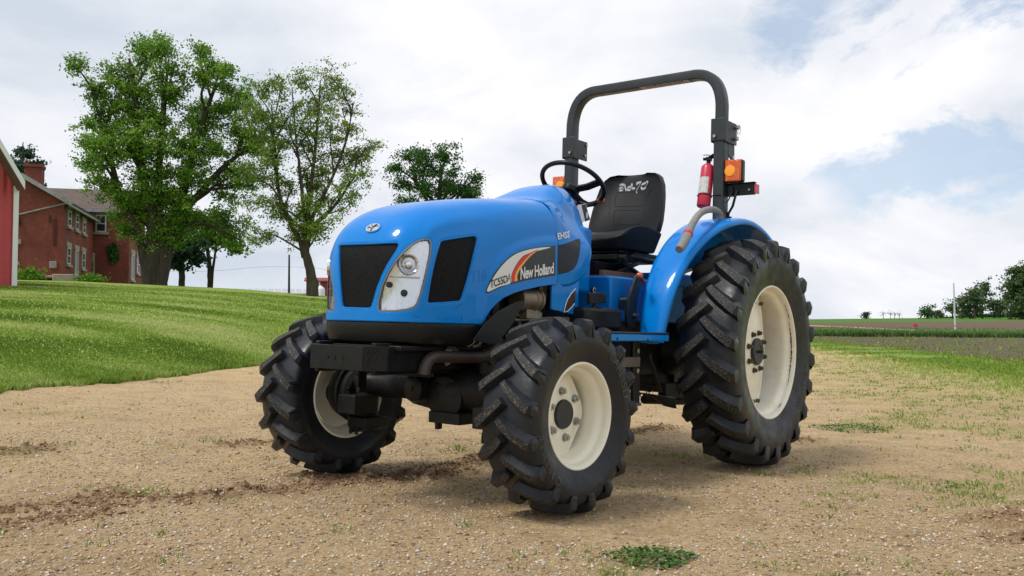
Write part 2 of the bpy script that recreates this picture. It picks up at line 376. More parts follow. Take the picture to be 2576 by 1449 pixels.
for mir in (False, True):
    sv = patch('side_vent', VENT, WOVEN, hood, -.0085, mirror=mir); rim_bead('vent_lip', VENT, BLUE, sv, -.0035, .0042, mir)
    hl = patch('headlight', HEADL, MIRR, hood, -.012, mirror=mir, rings=26, dome=-.012); hl['label'] = 'clear headlight with two chrome lamp bowls'
    ln = patch('lens', HEADL, LENS, hl, -.001, mirror=mir)
    rim_bead('lamp_seal', HEADL, mat('lamp_seal_rubber', (.16,.17,.18), .4) if not mir else MATS['lamp_seal_rubber'], hl, -.0040, .0050, mir)
    # upper round bowl, lower bulb, dividing bar
    for (bx, by, br, nm) in ((862,705,82,'bulb_bowl'),(825,935,30,'bulb'),(695,868,26,'bulb')):
        dpt = -.0165 if nm == 'bulb_bowl' else -.018; c = hz(bx, by, dpt); rr_ = (hz(bx, by-br, dpt)-c).length; nrm = (hz(bx,by,0)-hz(bx,by,-.01)).normalized()
        a = (nrm.cross(V((0,0,1)))).normalized(); b2 = nrm.cross(a); mb = MB()
        if nm == 'bulb_bowl': prof = [(.004,1.08),(.016,1.0),(.019,.97),(.016,.90),(.006,.70),(.001,.45),(.004,.32),(.014,.28),(.016,.15),(.0165,0)]; mm = CHROME
        else: prof = [(-.006,1.0),(.010,.9),(.014,.6),(.014,0)]; mm = MATS['black_gloss_panel']
        prof = [(h,r) for h,r in prof]; vs=[]; n=32
        for h, r in prof:
            for k in range(n):
                t = 2*PI*k/n; vs.append(c+nrm*h+(a*math.cos(t)+b2*math.sin(t))*rr_*max(r,.001))
        if mir: vs = [V((v.x,-v.y,v.z)) for v in vs]
        mb.add(vs, [(i*n+k, i*n+(k+1)%n, (i+1)*n+(k+1)%n, (i+1)*n+k) for i in range(len(prof)-1) for k in range(n)], 0, True)
        mb.build(nm, mm, hl)
    A = [hz(x, y, -.010) for x, y in [(700,800),(760,804),(820,807),(890,810),(955,812)]]
    if mir: A = [V((v.x,-v.y,v.z)) for v in A]
    mb = MB(); mb.tube(A, .0028, 8); mb.build('dividing_bar', CHROME, hl)
# badge: blank oval with leaf strokes
ec = hz(583,425,.004); nrm = (hz(583,425,.01)-hz(583,425,0)).normalized(); ea = V((0,0,1)); ea = (ea-nrm*ea.dot(nrm)).normalized(); eb = nrm.cross(ea)
eb = -eb if eb.dot(V((0,1,0)))<0 else eb
mb = MB(); n=40; prof=[(-.003,1.),(.003,1.),(.0045,.94),(.004,.88),(.0045,.5),(.0048,.001)]; vs=[]
for h, r in prof:
    for k in range(n):
        t=2*PI*k/n; vs.append(ec+nrm*h+(eb*math.cos(t)*.040+ea*math.sin(t)*.0235)*r)
mb.add(vs, [(i*n+k, i*n+(k+1)%n, (i+1)*n+(k+1)%n, (i+1)*n+k) for i in range(len(prof)-1) for k in range(n)], 0, True)
bd = mb.build('badge', CHROME, hood)
mb = MB()
for st in ([(0,-.95),(.02,-.5),(-.08,.1),(-.35,.75)],[(.02,-.55),(.2,.0),(.55,.35),(.85,.25)],[(-.02,-.35),(.12,.2),(.35,.62),(.55,.7)],[(.0,-.5),(-.3,-.05),(-.75,.35)],[(-.3,-.05),(-.5,.0),(-.8,-.1)]):
    pts = [ec+nrm*.0055+eb*u*.036+ea*v*.021 for u, v in [(p.x,p.y) for p in catmull(st, 5)]]
    mb.tube(pts, .0013, 6)
mb.build('leaf_mark', DECK, bd)
# side decal
OUT = [(1470,925),(1480,890),(1530,792),(1600,700),(1680,632),(1780,590),(1900,570),(2024,560),(2024,700),(2024,797),(1900,815),(1780,838),(1650,870),(1560,905),(1492,938),(1475,938)]
dc = patch('decal', OUT, DECK, hood, .0012, centre=(1760,760)); dc['label'] = 'black side decal with white and red sweep and lettering'
WA = [(1478,922),(1490,887),(1540,797),(1610,705),(1690,637),(1785,598),(1900,577),(1980,571)]
WB = [(1492,926),(1580,886),(1666,856),(1672,800),(1695,740),(1740,670),(1800,625),(1980,577)]
strip('white_sweep', WA, WB, WHITE, dc, .0022)
rA = [(1884,590),(1800,627),(1742,672),(1697,742),(1674,800),(1675,852)]; rB = [(1887,591),(1820,632),(1765,690),(1722,745),(1700,800),(1697,845)]; rC = [(1890,592),(1827,640),(1775,700),(1737,755),(1718,800),(1722,838)]
strip('red_sweep', rA, rB, RED, dc, .0030); strip('yellow_sweep', rB, rC, YEL, dc, .0030)
def bil(tl, tr, br, bl, off, bvh=None):
    def f(u, v):
        t = V(bl).lerp(V(br), u); s2 = V(tl).lerp(V(tr), u); p = t.lerp(s2, v); return hz(p.x, p.y, off, bvh)
    return f
text_on('lettering', 'New Holland', None, WHITE, dc, .028, .92, bil((1744,733),(2006,695),(2007,780),(1742,832),.0038))
text_on('lettering', 'TC55D', None, DECK, dc, .014, .95, bil((1503,836),(1638,790),(1642,850),(1504,900),.0040))
text_on('lettering', 'A', None, OUTL, dc, .0, .95, bil((1642,784),(1668,776),(1668,842),(1640,848),.0032))
gh = text_on('faded_lettering', 'T16', None, GHOST, hood, .01, .95, bil((1352,758),(1480,742),(1480,835),(1352,850),.0009))

# hairline scratches and chips low on the nose
mb = MB()
for pts in ([(823,1150),(826,1162)],[(1282,1160),(1279,1135),(1281,1120)],[(1230,1060),(1262,1030),(1290,1012)],[(1150,1150),(1162,1138)],[(1090,1140),(1110,1130)],[(900,1118),(940,1122)]):
    mb = MB(); P_ = [hz(x, y, .0004) for x, y in pts]; mb.tube(P_, .0009, 4); mb.build('scratch', mat('scratch_mark', (.02,.03,.05), .6) if 'scratch_mark' not in MATS else MATS['scratch_mark'], hood)
# ---------------- cowl between hood and seat
ST = [(1.452,[(.333,.972),(.334,1.06),(.332,1.17),(.312,1.262),(.293,1.325),(.255,1.372),(.16,1.400),(0,1.408)]),
      (1.40,[(.335,.966),(.338,1.06),(.334,1.17),(.312,1.262),(.285,1.33),(.235,1.385),(.145,1.418),(0,1.428)]),
      (1.32,[(.338,.980),(.343,1.06),(.336,1.165),(.305,1.25),(.262,1.33),(.210,1.405),(.13,1.455),(0,1.468)]),
      (1.22,[(.336,1.030),(.343,1.09),(.336,1.165),(.295,1.24),(.240,1.33),(.200,1.43),(.12,1.495),(0,1.508)]),
      (1.145,[(.320,1.095),(.330,1.13),(.325,1.18),(.280,1.25),(.228,1.33),(.187,1.43),(.11,1.508),(0,1.524)]),
      (1.06,[(.25,1.15),(.268,1.17),(.270,1.20),(.245,1.255),(.205,1.33),(.168,1.42),(.10,1.504),(0,1.520)]),
      (.985,[(.19,1.17),(.205,1.19),(.210,1.215),(.200,1.26),(.170,1.32),(.140,1.40),(.082,1.474),(0,1.49)]),
      (.95,[(.13,1.19),(.145,1.205),(.15,1.225),(.145,1.26),(.125,1.31),(.10,1.37),(.06,1.43),(0,1.45)])]
rows = []
for x, pr in ST:
    full = [V((x, w, z)) for w, z in pr]+[V((x,-w,z)) for w, z in pr[-2::-1]]
    rows.append(catmull(full, 5))
rows2 = []
colsN = len(rows[0])
for k in range(colsN): rows2.append(catmull([r[k] for r in rows], 6))
nx = len(rows2[0]); cv = [rows2[k][i] for k in range(colsN) for i in range(nx)]
cf = [(k*nx+i, (k+1)*nx+i, (k+1)*nx+i+1, k*nx+i+1) for k in range(colsN-1) for i in range(nx-1)]
cf.append(tuple(k*nx+nx-1 for k in range(colsN)))
COWLBVH = BVHTree.FromPolygons(cv, cf[:-1])
mb = MB(); mb.add(cv, cf, 0, True); cowl = mb.build('steering_cowl', BLUE, TR, angle=50)
s_ = cowl.modifiers.new('sheet','SOLIDIFY'); s_.thickness = .004; s_.offset = -1
patch('dark_panel', [(2042,556),(2080,550),(2122,537),(2175,516),(2213,503),(2221,512),(2221,570),(2210,650),(2192,710),(2165,748),(2120,772),(2080,782),(2042,790)], BLACKP, cowl, .0015, COWLBVH)
text_on('lettering', 'EHSS', None, WHITE, cowl, .020, 1.0, bil((2034,464),(2131,446),(2133,497),(2041,514),.0045, COWLBVH))
# dashboard top and lower side flares
mb = MB()
mb.hexa([(1.20,.29,.95),(1.20,-.29,.95),(.98,-.22,.95),(.98,.22,.95),(1.12,.27,1.30),(1.12,-.27,1.30),(.93,-.20,1.30),(.93,.20,1.30)])
mb.build('rear_cowl', BLUE, TR, bevel=.02)
for s in (1,-1):
    mb = MB(); mb.prism([(1.49,.333*s,.985),(1.49,.333*s,.852),(1.30,.336*s,.832),(1.262,.337*s,.832),(1.262,.337*s,1.005),(1.35,.336*s,.985)], (0,-.012*s,0))
    lp = mb.build('leg_panel', BLUE, TR, bevel=.003)
    if s == 1:
        mb = MB()
        P3 = [B(*z1(x,y),'y',.3385) for x,y in [(2183,905),(2150,945),(2125,985),(2108,1030),(2095,1085),(2120,1075),(2150,1045),(2172,1012),(2180,1000)]]
        mb.prism(P3, (0,.0012,0)); mb.build('bare_patch', mat('bare_brown_primer', (.030,.012,.012), .6, col2=(.06,.03,.03), vscale=20), lp)
        mb = MB()
        mb.tube([B(*z1(x,y),'y',.339) for x,y in [(2186,900),(2148,942),(2122,984),(2105,1030),(2092,1088),(2122,1080),(2152,1050),(2174,1020)]], .0025, 6); mb.build('chipped_edge', WHITE, lp)
# ---------------- lower black band round the nose
def outline(z, inset, xr=1.97, n=160):
    pts = []
    for a in np.linspace(PI/2, -PI/2, n):
        p = hood_hit(np.array([XC,0,.78]), np.array([[math.cos(a), math.sin(a), 0]]))[0]; q = V((p[0],p[1],0))
        L_ = (q-V((XC,0,0))).length; q = V((XC,0,0))+(q-V((XC,0,0)))*((L_-inset)/L_); pts.append(V((q.x,q.y,z)))
    return pts
lv = [(.772,.004),(.764,.002),(.745,.004),(.715,.008),(.692,.016),(.684,.030),(.683,.10)]
rings = [outline(z, i) for z, i in lv]; n = len(rings[0]); vs = [p for r in rings for p in r]; fs = [(r*n+k, r*n+k+1, (r+1)*n+k+1, (r+1)*n+k) for r in range(len(rings)-1) for k in range(n-1)]
keep = [f for f in fs if all(vs[i].x > 1.93 for i in f)]
mb = MB(); mb.add(vs, keep, 0, True); bnd = mb.build('lower_band', BAND, TR, angle=40); s_ = bnd.modifiers.new('sheet','SOLIDIFY'); s_.thickness = .008
# radiator core behind the grille + floor under the hood so it is dark inside
mb = MB(); mb.box((2.20,0,.95),(.05,.34,.30)); mb.build('radiator', GREASE, TR)

# ---------------- chassis
mb = MB()
for s in (1,-1): mb.box((1.95,.17*s,.62),(1.1,.022,.13))
mb.box((2.10,0,.665),(.65,.50,.02)); mb.box((1.62,0,.60),(.30,.26,.18))
fr = mb.build('frame_rails', GREASE, TR, bevel=.004)
mb = MB()   # weight bracket with chamfered corners
zt, zb_ = .672, .572; P = [(2.02,.225),(2.46,.215),(2.545,.157),(2.545,-.157),(2.46,-.215),(2.02,-.225)]
Pin = [(2.02,.213),(2.455,.203),(2.533,.151),(2.533,-.151),(2.455,-.203),(2.02,-.213)]
for i in range(5):
    a, b, c, d = P[i], P[i+1], Pin[i+1], Pin[i]
    mb.hexa([(*a,zb_),(*b,zb_),(*c,zb_),(*d,zb_),(*a,zt),(*b,zt),(*c,zt),(*d,zt)])
bmp = mb.build('weight_bracket', BLACK, TR, bevel=.002)
mb = MB()
mat('dark_hole', (.002,.002,.002), .9)
for px, py in ((823,897),(840,900),(861,900)):   # holes in the front plate
    p = B(px,py,'x',2.546); mb = MB(); mb.lathe([(0,.009),(.0012,.009),(.0012,.0001)], p, 'x', 16); mb.build('bolt_hole', MATS['dark_hole'], bmp)
for px, py in ((924,885),(924,905),(944,883),(944,903),(938,925)):
    p = B(px,py,'y',.217); mb = MB(); mb.lathe([(0,.007),(.004,.007),(.0045,.0001)], p, 'y', 12); mb.build('bolt_hole', MATS['dark_hole'], bmp)
# vertical hanger plate, axle, pivot
AX, AZ = 1.922, .470
mb = MB(); hp = B(910,955,'x',2.30); mb.box((2.30,hp.y,.525),(.05,.012,.13)); mb.bolt((2.325,hp.y+.015,.475),(1,0,0),.012,.012)
mb.build('hanger_plate', BLACK, TR, bevel=.003)
ax = MB()
prof = [(-.52,.062),(-.50,.075),(-.46,.075),(-.44,.060),(-.28,.055),(-.16,.062),(-.12,.082),(.0,.098),(.10,.118),(.20,.118),(.26,.095),(.34,.066),(.46,.058),(.50,.075),(.54,.075)]
ax.lathe([(y,.0001) for y in (-.52,)]+prof+[(.54,.0001)], (AX,0,AZ), 'y', 40)
ax.lathe([(1.78,.0001),(1.78,.09),(1.90,.105),(2.03,.10),(2.045,.0001)], (0,.14,AZ-.03), 'x', 32)
ax.box((AX+.03,.16,AZ-.115),(.20,.18,.05))
axle = ax.build('front_axle', GREASE, TR, bevel=.003)
mb = MB(); mb.lathe([(1.98,.0001),(1.98,.062),(2.07,.062),(2.088,.056),(2.095,.040),(2.095,.0001)], (0,.0,AZ+.005), 'x', 40); mb.lathe([(2.0,.0001),(2.0,.01),(2.10,.01),(2.10,.0001)], (0,0,AZ+.005),'x',12)
mb.build('pivot_cap', BLACK, axle)
mb = MB(); mb.box((AX+.05,.0,AZ+.085),(.24,.22,.05)); mb.box((AX+.07,.075,AZ-.01),(.05,.02,.16)); mb.box((AX+.10,.105,AZ-.09),(.03,.02,.16))
for y in (-.085,.085,.13): mb.bolt((AX+.17,y,AZ+.075),(1,0,0),.011,.01)
mb.build('pivot_bracket', GREASE, axle, bevel=.003)
for s in (1,-1):    # final drives and knuckles
    mb = MB(); y0 = .48*s
    mb.lathe([(y0,.0001),(y0,.10),(y0+.02*s,.125),(y0+.10*s,.135),(y0+.14*s,.12),(y0+.15*s,.0001)], (AX,0,.42), 'y', 36)
    mb.lathe([(y0+.04*s,.136),(y0+.045*s,.150),(y0+.06*s,.150),(y0+.065*s,.136)], (AX,0,.42),'y',36, closed=True)
    mb.cyl((AX,.47*s,.56),(AX,.47*s,.27),.062,24); mb.cyl((AX,.47*s,.275),(AX,.47*s,.235),.085,24,r2=.075)
    mb.box((AX+.10,.42*s,.375),(.15,.12,.09)); mb.box((AX+.03,.42*s,.285),(.15,.13,.05)); mb.cyl((AX+.03,.42*s,.30),(AX+.03,.42*s,.24),.05,8)
    for k in range(8):
        t = k*PI/4+.2; mb.bolt((AX+.115*math.cos(t), y0-.002*s, .42+.115*math.sin(t)),(0,-s,0),.010,.010)
        mb.bolt((AX+.07*math.cos(t), .47*s+.07*math.sin(t), .24),(0,0,-1),.009,.02)
    mb.box((AX-.10,.40*s,.42),(.06,.16,.04))
    mb.build('steering_knuckle', GREASE, axle, bevel=.006)
mb = MB(); mb.tube([(AX-.14,-.46,.42),(AX-.14,.46,.42)], .014, 12)
mb.build('tie_rod', BLACK, axle)
# exhaust
mb = MB()
T0 = B(1066,943,'y',.245); T1 = B(1070,902,'y',.245); 
E1 = B(1215,899,'y',.285); E2 = B(1256,862,'y',.285)
T2 = B(1100,897,'y',.25); pth = bez(T0, V((T1.x,T1.y,T2.z)), T2, 8)
pth += [pth[-1].lerp(E1, t) for t in (.3,.6,.9)] + bez(E1, E1+V((-.02,.03,.004)), E2, 6)[1:]+[E2+V((-.15,-.02,.04))]
mb.tube(pth, .026, 20, cap=False); mb.tube([p for p in pth[:3]], .023, 20, cap=False)
ex = mb.build('exhaust_pipe', PIPE, TR)
mb = MB(); c = pth[9]; mb.tube([c+V((-.035,.0,-.0))+V((0,0,.034)), c+V((.01,0,.036)), c+V((.034,0,.015)), c+V((.036,0,-.012)), c+V((.02,0,-.033))], .0, 4, sect=[(-.003,-.012),(.003,-.012),(.003,.012),(-.003,.012)])
mb.build('pipe_clamp', ALUM, ex)
# engine
mb = MB(); mb.box((1.60,0,.80),(.72,.36,.34)); mb.box((1.55,0,1.02),(.62,.30,.16)); mb.box((1.25,0,.72),(.40,.34,.40)); mb.box((1.72,0,1.10),(.3,.24,.12))
for x in (1.4,1.5,1.6,1.7,1.8): mb.box((x,.185,.86),(.03,.02,.12))
mb.box((1.36,.24,.90),(.10,.10,.10)); mb.cyl((1.5,.2,.74),(1.5,.26,.74),.05); mb.cyl((1.62,.19,1.0),(1.30,.19,1.0),.018,10); mb.cyl((1.7,.21,.72),(1.2,.22,.68),.014,10)
eng = mb.build('engine', GREASE, TR, bevel=.006)
mb = MB(); c = B(*z1(1790,990),'y',.27)
mb.cyl(c+V((.075,0,0)), c+V((-.07,0,0)), .052, 28); mb.cyl(c+V((-.03,0,0)), c+V((-.045,0,0)), .057, 28); mb.cyl(c+V((-.07,0,0)), c+V((-.085,0,0)), .058, 28)
mb.box(c+V((-.03,0,-.065)),(.10,.05,.05)); mb.build('starter_motor', ALUM, eng, bevel=.004)
mb = MB()
for (a, b) in (((1705,1110),(1890,1108)),((1700,1148),(1880,1146))):
    mb.cyl(B(*z1(*a),'y',.25), B(*z1(*b),'y',.25), .0075, 12)
mb.lathe([(-.01,.0001),(-.01,.022),(.01,.022),(.01,.0001)], B(*z1(1885,1112),'y',.255),'y',20)
mb.tube([B(*z1(x,y),'y',.24) for x,y in ((1900,1120),(1925,1080),(1950,1040))], .006, 8)
mb.build('steering_hose', ZINC, eng)
mb = MB(); mb.tube([B(*z1(x,y),'y',.28) for x,y in ((1535,1110),(1537,1050),(1545,980),(1570,950))], .022, 14); mb.build('radiator_hose', RUB, eng)
mb = MB(); q = [B(*z1(x,y),'y',.262) for x,y in ((1895,985),(1955,980),(1957,880),(1897,885))]; mb.prism(q,(0,.002,0)); lb = mb.build('warning_plate', FADED, eng)
mb = MB(); q = [B(*z1(x,y),'y',.255) for x,y in ((1888,1010),(1970,1000),(1975,880),(1888,885))]; mb.prism(q,(0,-.02,0)); mb.build('battery_shield', GREASE, eng)
# rubber splash guard
mb = MB(); g = [(1768,1008),(1700,1150),(1560,1330),(1530,1345),(1365,1312),(1450,1190),(1560,1085),(1650,1035),(1735,1000)]
mb.prism([B(*z1(x,y),'y',.36) for x,y in g], (0,.006,0)); mb.build('splash_guard', mat('guard_rubber', (.007,.008,.009), .5, col2=(.016,.016,.016), vscale=10, spec=.3), TR, bevel=.002)
for px,py in ((1272,879),(1250,873),(1240,912)): mb = MB(); mb.bolt(B(px,py,'y',.30),(0,1,0),.012,.012); mb.build('bolt', ZINC, fr)
mb = MB(); mb.tube([B(x,y,'y',.32) for x,y in ((1178,872),(1190,866),(1196,856),(1200,848))], .004, 8); mb.tube([B(x,y,'y',.33) for x,y in ((1192,872),(1205,868),(1212,858),(1216,850))], .005, 8)
mb.build('brake_line', ZINC, fr)
mb = MB(); mb.prism([B(x,y,'y',.295) for x,y in ((1215,880),(1300,850),(1310,960),(1260,985),(1210,940))], (0,-.014,0)); mb.build('side_plate', BLACK, fr, bevel=.003)
mb = MB(); mb.tube([B(x,y,'y',.33) for x,y in ((1306,810),(1300,840),(1285,852),(1268,848))], .012, 12); mb.build('coolant_hose', RUB, eng)

# ---------------- wheels
def tyre(b, o, Rr, w, rimr, rimw, lugh, nl, side, hand, dthe, lugw):
    o = V(o); Rc = Rr-lugh; hw = w/2; prof = []
    sh = (Rc-.018*Rr/.5)
    ctl = [(-rimw/2,rimr-.006),(-rimw/2-.006,rimr+.012),(-hw*.97,rimr+(Rc-rimr)*.42),(-hw*1.0,rimr+(Rc-rimr)*.62),(-hw*.95,rimr+(Rc-rimr)*.84),(-hw*.80,Rc-.010),(-hw*.45,Rc-.001),(0,Rc)]
    ctl = ctl+[(-y,r) for y,r in ctl[-2::-1]]
    prof = [(p.x,p.y) for p in catmull(ctl, 5)]
    b.lathe(prof, o, 'y', 120)
    def base(y):
        ay = abs(y)/hw
        return float(np.interp(ay, [0,.45,.8,.95,1.0], [Rc,Rc-.001,Rc-.010,rimr+(Rc-rimr)*.84,rimr+(Rc-rimr)*.62]))
    for s in (1,-1):
        for k in range(nl):
            th0 = 2*PI*(k+(.5 if s<0 else 0))/nl
            secs = []
            for i, u in enumerate(np.linspace(0,1,11)):
                y = s*(-.035*hw + u*hw*1.035*.98); curve = (u**.85)
                th = th0 + dthe*curve*hand
                wt = lugw*(.80+.35*u)
                top = Rr-.0-.020*(abs(y)/hw)**3*Rr/.5; 
                secs.append((y, th, top, base(y)-.006, wt))
            # drop over the shoulder
            yl, th, tp, bs, wt = secs[-1]
            secs.append((s*hw*1.035, th+dthe*.03*hand, tp-lugh*.55, base(s*hw*.97)-.01, wt*.95))
            secs.append((s*hw*1.02, th+dthe*.05*hand, rimr+(Rc-rimr)*.70, rimr+(Rc-rimr)*.60, wt*.75))
            vs = []; 
            for j, (y, th, tp, bs, wt) in enumerate(secs):
                a = secs[max(j-1,0)]; c = secs[min(j+1,len(secs)-1)]
                dy = c[0]-a[0]; ds = (c[1]-a[1])*Rr
                L_ = math.hypot(dy, ds) or 1; nx_, ny_ = -dy/L_, ds/L_       # across the lug: (along circumference, along y)
                if j >= len(secs)-2: nx_, ny_ = -s*1.0, 0.0
                for (off, rr_) in ((-1.35,bs),(-.5,tp),(.5,tp),(1.35,bs)):
                    d = off*wt/1.0*(.5 if abs(off)>1 else 1)*(1.55 if abs(off)>1 else 1)
                    t2 = th+d*nx_/Rr; y2 = y+d*ny_; y2 = max(-hw*1.03, min(hw*1.03, y2))
                    if j >= len(secs)-2: y2 = y - (s*.012 if abs(off)>1 else 0)
                    vs.append(o+V((rr_*math.cos(t2), y2, rr_*math.sin(t2))))
            m = len(secs); k0 = len(b.v); fs = []; mi = []
            for j in range(m-1):
                for q in range(3):
                    fs.append((j*4+q, j*4+q+1, (j+1)*4+q+1, (j+1)*4+q)); mi.append(1 if (q == 1 and j < m-3) else 0)
            fs += [(0,1,2,3), ((m-1)*4+3,(m-1)*4+2,(m-1)*4+1,(m-1)*4)]; mi += [0,0]
            b.v += [tuple(v) for v in vs]; b.f += [tuple(i+k0 for i in f) for f in fs]; b.mi += mi; b.sm += [True]*len(fs)
def rim(b, o, rr_, rw, s, disc_y, discR, holeR):
    o = V(o); h = rw/2
    pr = [(h,rr_),(h+.006,rr_-.003),(h+.004,rr_-.012),(h-.012,rr_-.020),(h-.030,rr_-.024),(h-.045,rr_-.040),(h-.075,rr_-.048),(-h+.075,rr_-.048),(-h+.045,rr_-.040),(-h+.030,rr_-.024),(-h+.012,rr_-.020),(-h-.004,rr_-.012),(-h-.006,rr_-.003),(-h,rr_)]
    b.lathe([(p.x,p.y) for p in catmull(pr, 3)], o, 'y', 96)
    # disc: lobed dish
    n = 96; vs = []; y1 = disc_y
    lev = [(0.0,holeR,0),(0.0,holeR+.02,0),(0,.62,1),(-.012,.74,1),(-.016,.97,1)]
    for yy, f, kind in lev:
        for k in range(n):
            t = 2*PI*k/n; Rd = discR(t); r = f if kind == 0 else max(Rd*f, holeR+.03)
            vs.append(o+V((r*math.cos(t), (y1+yy)*s, r*math.sin(t))))
    for yy, f, kind in lev[::-1]:
        for k in range(n):
            t = 2*PI*k/n; Rd = discR(t); r = f if kind == 0 else max(Rd*f, holeR+.03)
            vs.append(o+V((r*math.cos(t), (y1+yy-.010)*s, r*math.sin(t))))
    L_ = len(lev)*2; b.add(vs, [(i*n+k, i*n+(k+1)%n, (i+1)*n+(k+1)%n, (i+1)*n+k) for i in range(L_-1) for k in range(n)], 0, True)
def wheel(x, y, Rr, w, rr_, rw, lugh, nl, s, steer, dthe, lugw, front):
    nm = 'front wheel' if front else 'rear wheel'
    hubpos = M  # wheels are modelled about their own centre
    b = MB(); disc_y = (.705-.692)+.0 if front else (.765-.7097)-.018
    if front:
        dR = lambda t: .155+.030*abs(math.sin(t))**3+.010*math.cos(4*t)
        hole = .05
    else:
        dR = lambda t: .175+.165*max(0,abs(math.sin(t)))**5
        hole = .07
    rim(b, (0,0,0), rr_, rw, s, disc_y, dR, hole)
    wh = b.build('wheel', CREAM if front else CREAMR, TR, angle=40)
    wh.location = (x, y*s, Rr+(.004 if front else 0)); wh.rotation_euler = (0,0,steer)
    wh['label'] = ('small front' if front else 'tall rear')+' wheel with cream rim and deep lug tyre'
    b = MB(); tyre(b, (0,0,0), Rr, w, rr_-.004, rw, lugh, nl, s, -1, dthe, lugw)
    ty = b.build('tyre', [RUB, MUD], wh, angle=32)
    b = MB()
    if front: b.lathe([(s*(disc_y-.03),.0001),(s*(disc_y-.03),.060),(s*(disc_y+.004),.062),(s*(disc_y+.012),.058),(s*(disc_y+.013),.0001)], (0,0,0), 'y', 40)
    else:
        b.lathe([(s*(disc_y-.03),.0001),(s*(disc_y-.03),.078),(s*(disc_y+.014),.078),(s*(disc_y+.020),.072),(s*(disc_y+.020),.045),(s*(disc_y+.016),.040),(s*(disc_y+.016),.0001)], (0,0,0), 'y', 40)
        b.cyl((0,s*(disc_y+.01),0),(0,s*(disc_y+.045),0),.008,10)
    b.build('hub_cap', mat('hub_black', (.016,.02,.026), .45, col2=(.05,.03,.02), vscale=9, thr=(.6,.8)) if 'hub_black' not in MATS else MATS['hub_black'], wh)
    b = MB()
    BM_ = STEEL if front else mat('dull_bolt', (.10,.085,.05), .5, .6) if 'dull_bolt' not in MATS else MATS['dull_bolt']
    nb, br, bs = (6, .098, .0135) if front else (8, .112, .0125)
    for k in range(nb):
        t = 2*PI*(k+.35)/nb; c = V((br*math.cos(t), s*disc_y, br*math.sin(t))); b = MB()
        b.cyl(c, c+V((0,s*.004,0)), bs*1.35, 16); b.tube([c+V((0,s*.004,0)), c+V((0,s*.020,0))], bs, 6); b.cyl(c+V((0,s*.020,0)), c+V((0,s*.024,0)), bs*.55, 10); b.build('wheel_bolt', BM_, wh)
    if not front:
        for t in (PI/2-.12, PI/2+.25, -PI/2+.1, -PI/2-.15): c = V((.29*math.cos(t), s*(disc_y-.01), .29*math.sin(t))); b = MB(); b.tube([c, c+V((0,s*.018,0))], .012, 6); b.build('rim_bolt', BM_, wh)
    else:
        for t in (PI/2-.1,): c = V((.165*math.cos(t), s*(disc_y-.006), .165*math.sin(t))); b = MB(); b.tube([c, c+V((0,s*.016,0))], .010, 6); b.build('rim_bolt', BM_, wh)
    return wh, ty
FWH = []
for s in (1,-1):
    wh, ty = wheel(1.922, .692, .404, .2645, .222, .205, .031, 17, s, -.0407, .25, .032, True)
    FWH.append((wh,ty))
    wr_, tr_ = wheel(0, .7097, .656, .3287, .385, .262, .038, 22, s, 0, .205, .046, False)
    if s == 1: RWH = (wr_, tr_)
def sidewall_text(s, ty, rad, ang, size, yprof, hw=.0, depth=.0012, spacing=1.):
    uv, fs, asp = text2d(s, .015, spacing); L_ = size*asp
    def f(u, v):
        r = rad+(v-.5)*size; t = ang+(u-.5)*L_/rad; return V((r*math.cos(t), float(np.interp(r, yprof[0], yprof[1]))+.0018, r*math.sin(t)))
    b = MB(); b.add([f(u, v) for u, v in uv], fs); return b.build('lettering', mat('raised_rubber', (.040,.044,.050), .34) if 'raised_rubber' not in MATS else MATS['raised_rubber'], ty, smooth=False)
def yp(rimr, Rc, rimw, hw):
    C_ = catmull([(rimw/2,rimr-.006),(rimw/2+.006,rimr+.012),(hw*.97,rimr+(Rc-rimr)*.42),(hw,rimr+(Rc-rimr)*.62),(hw*.95,rimr+(Rc-rimr)*.84),(hw*.80,Rc-.010)], 5); return [p.y for p in C_], [p.x for p in C_]
FY = yp(.218, .373, .205, .13225); RY = yp(.381, .618, .262, .16435)
sidewall_text('CARLISLE', FWH[0][1], .302, R(147), .036, FY, spacing=1.25)
sidewall_text('CARLISLE', FWH[0][1], .302, R(327), .036, FY, spacing=1.25)
sidewall_text('HI TRACTION', RWH[1], .500, R(208), .034, RY, spacing=1.2)
# black scuffs where the cream paint has worn off the rear rim flange
mb = MB(); gq = random.Random(4); hq = .131; rq = .385
for a0, a1, yo_, wmax in ((148,216,.016,.012),(128,150,.010,.006),(160,176,.040,.006),(236,246,.012,.005)):
    prev = None
    for k in range(int((a1-a0)/1.2)):
        t = R(a0+k*1.2); w_ = wmax*gq.uniform(.15,1)*math.sin(PI*(k+.5)/((a1-a0)/1.2)); yc = hq-yo_-gq.uniform(0,.004); rr4 = rq-.0212-(.0125 if yo_ > .03 else 0)
        cur = (V((rr4*math.cos(t), yc+w_*.5, rr4*math.sin(t))), V(((rr4-.0015)*math.cos(t), yc-w_*.5, (rr4-.0015)*math.sin(t))))
        if prev: mb.add([prev[0], prev[1], cur[1], cur[0]], [(0,1,2,3)])
        prev = cur
mb.build('worn_paint', DECK, RWH[0], weld=True)
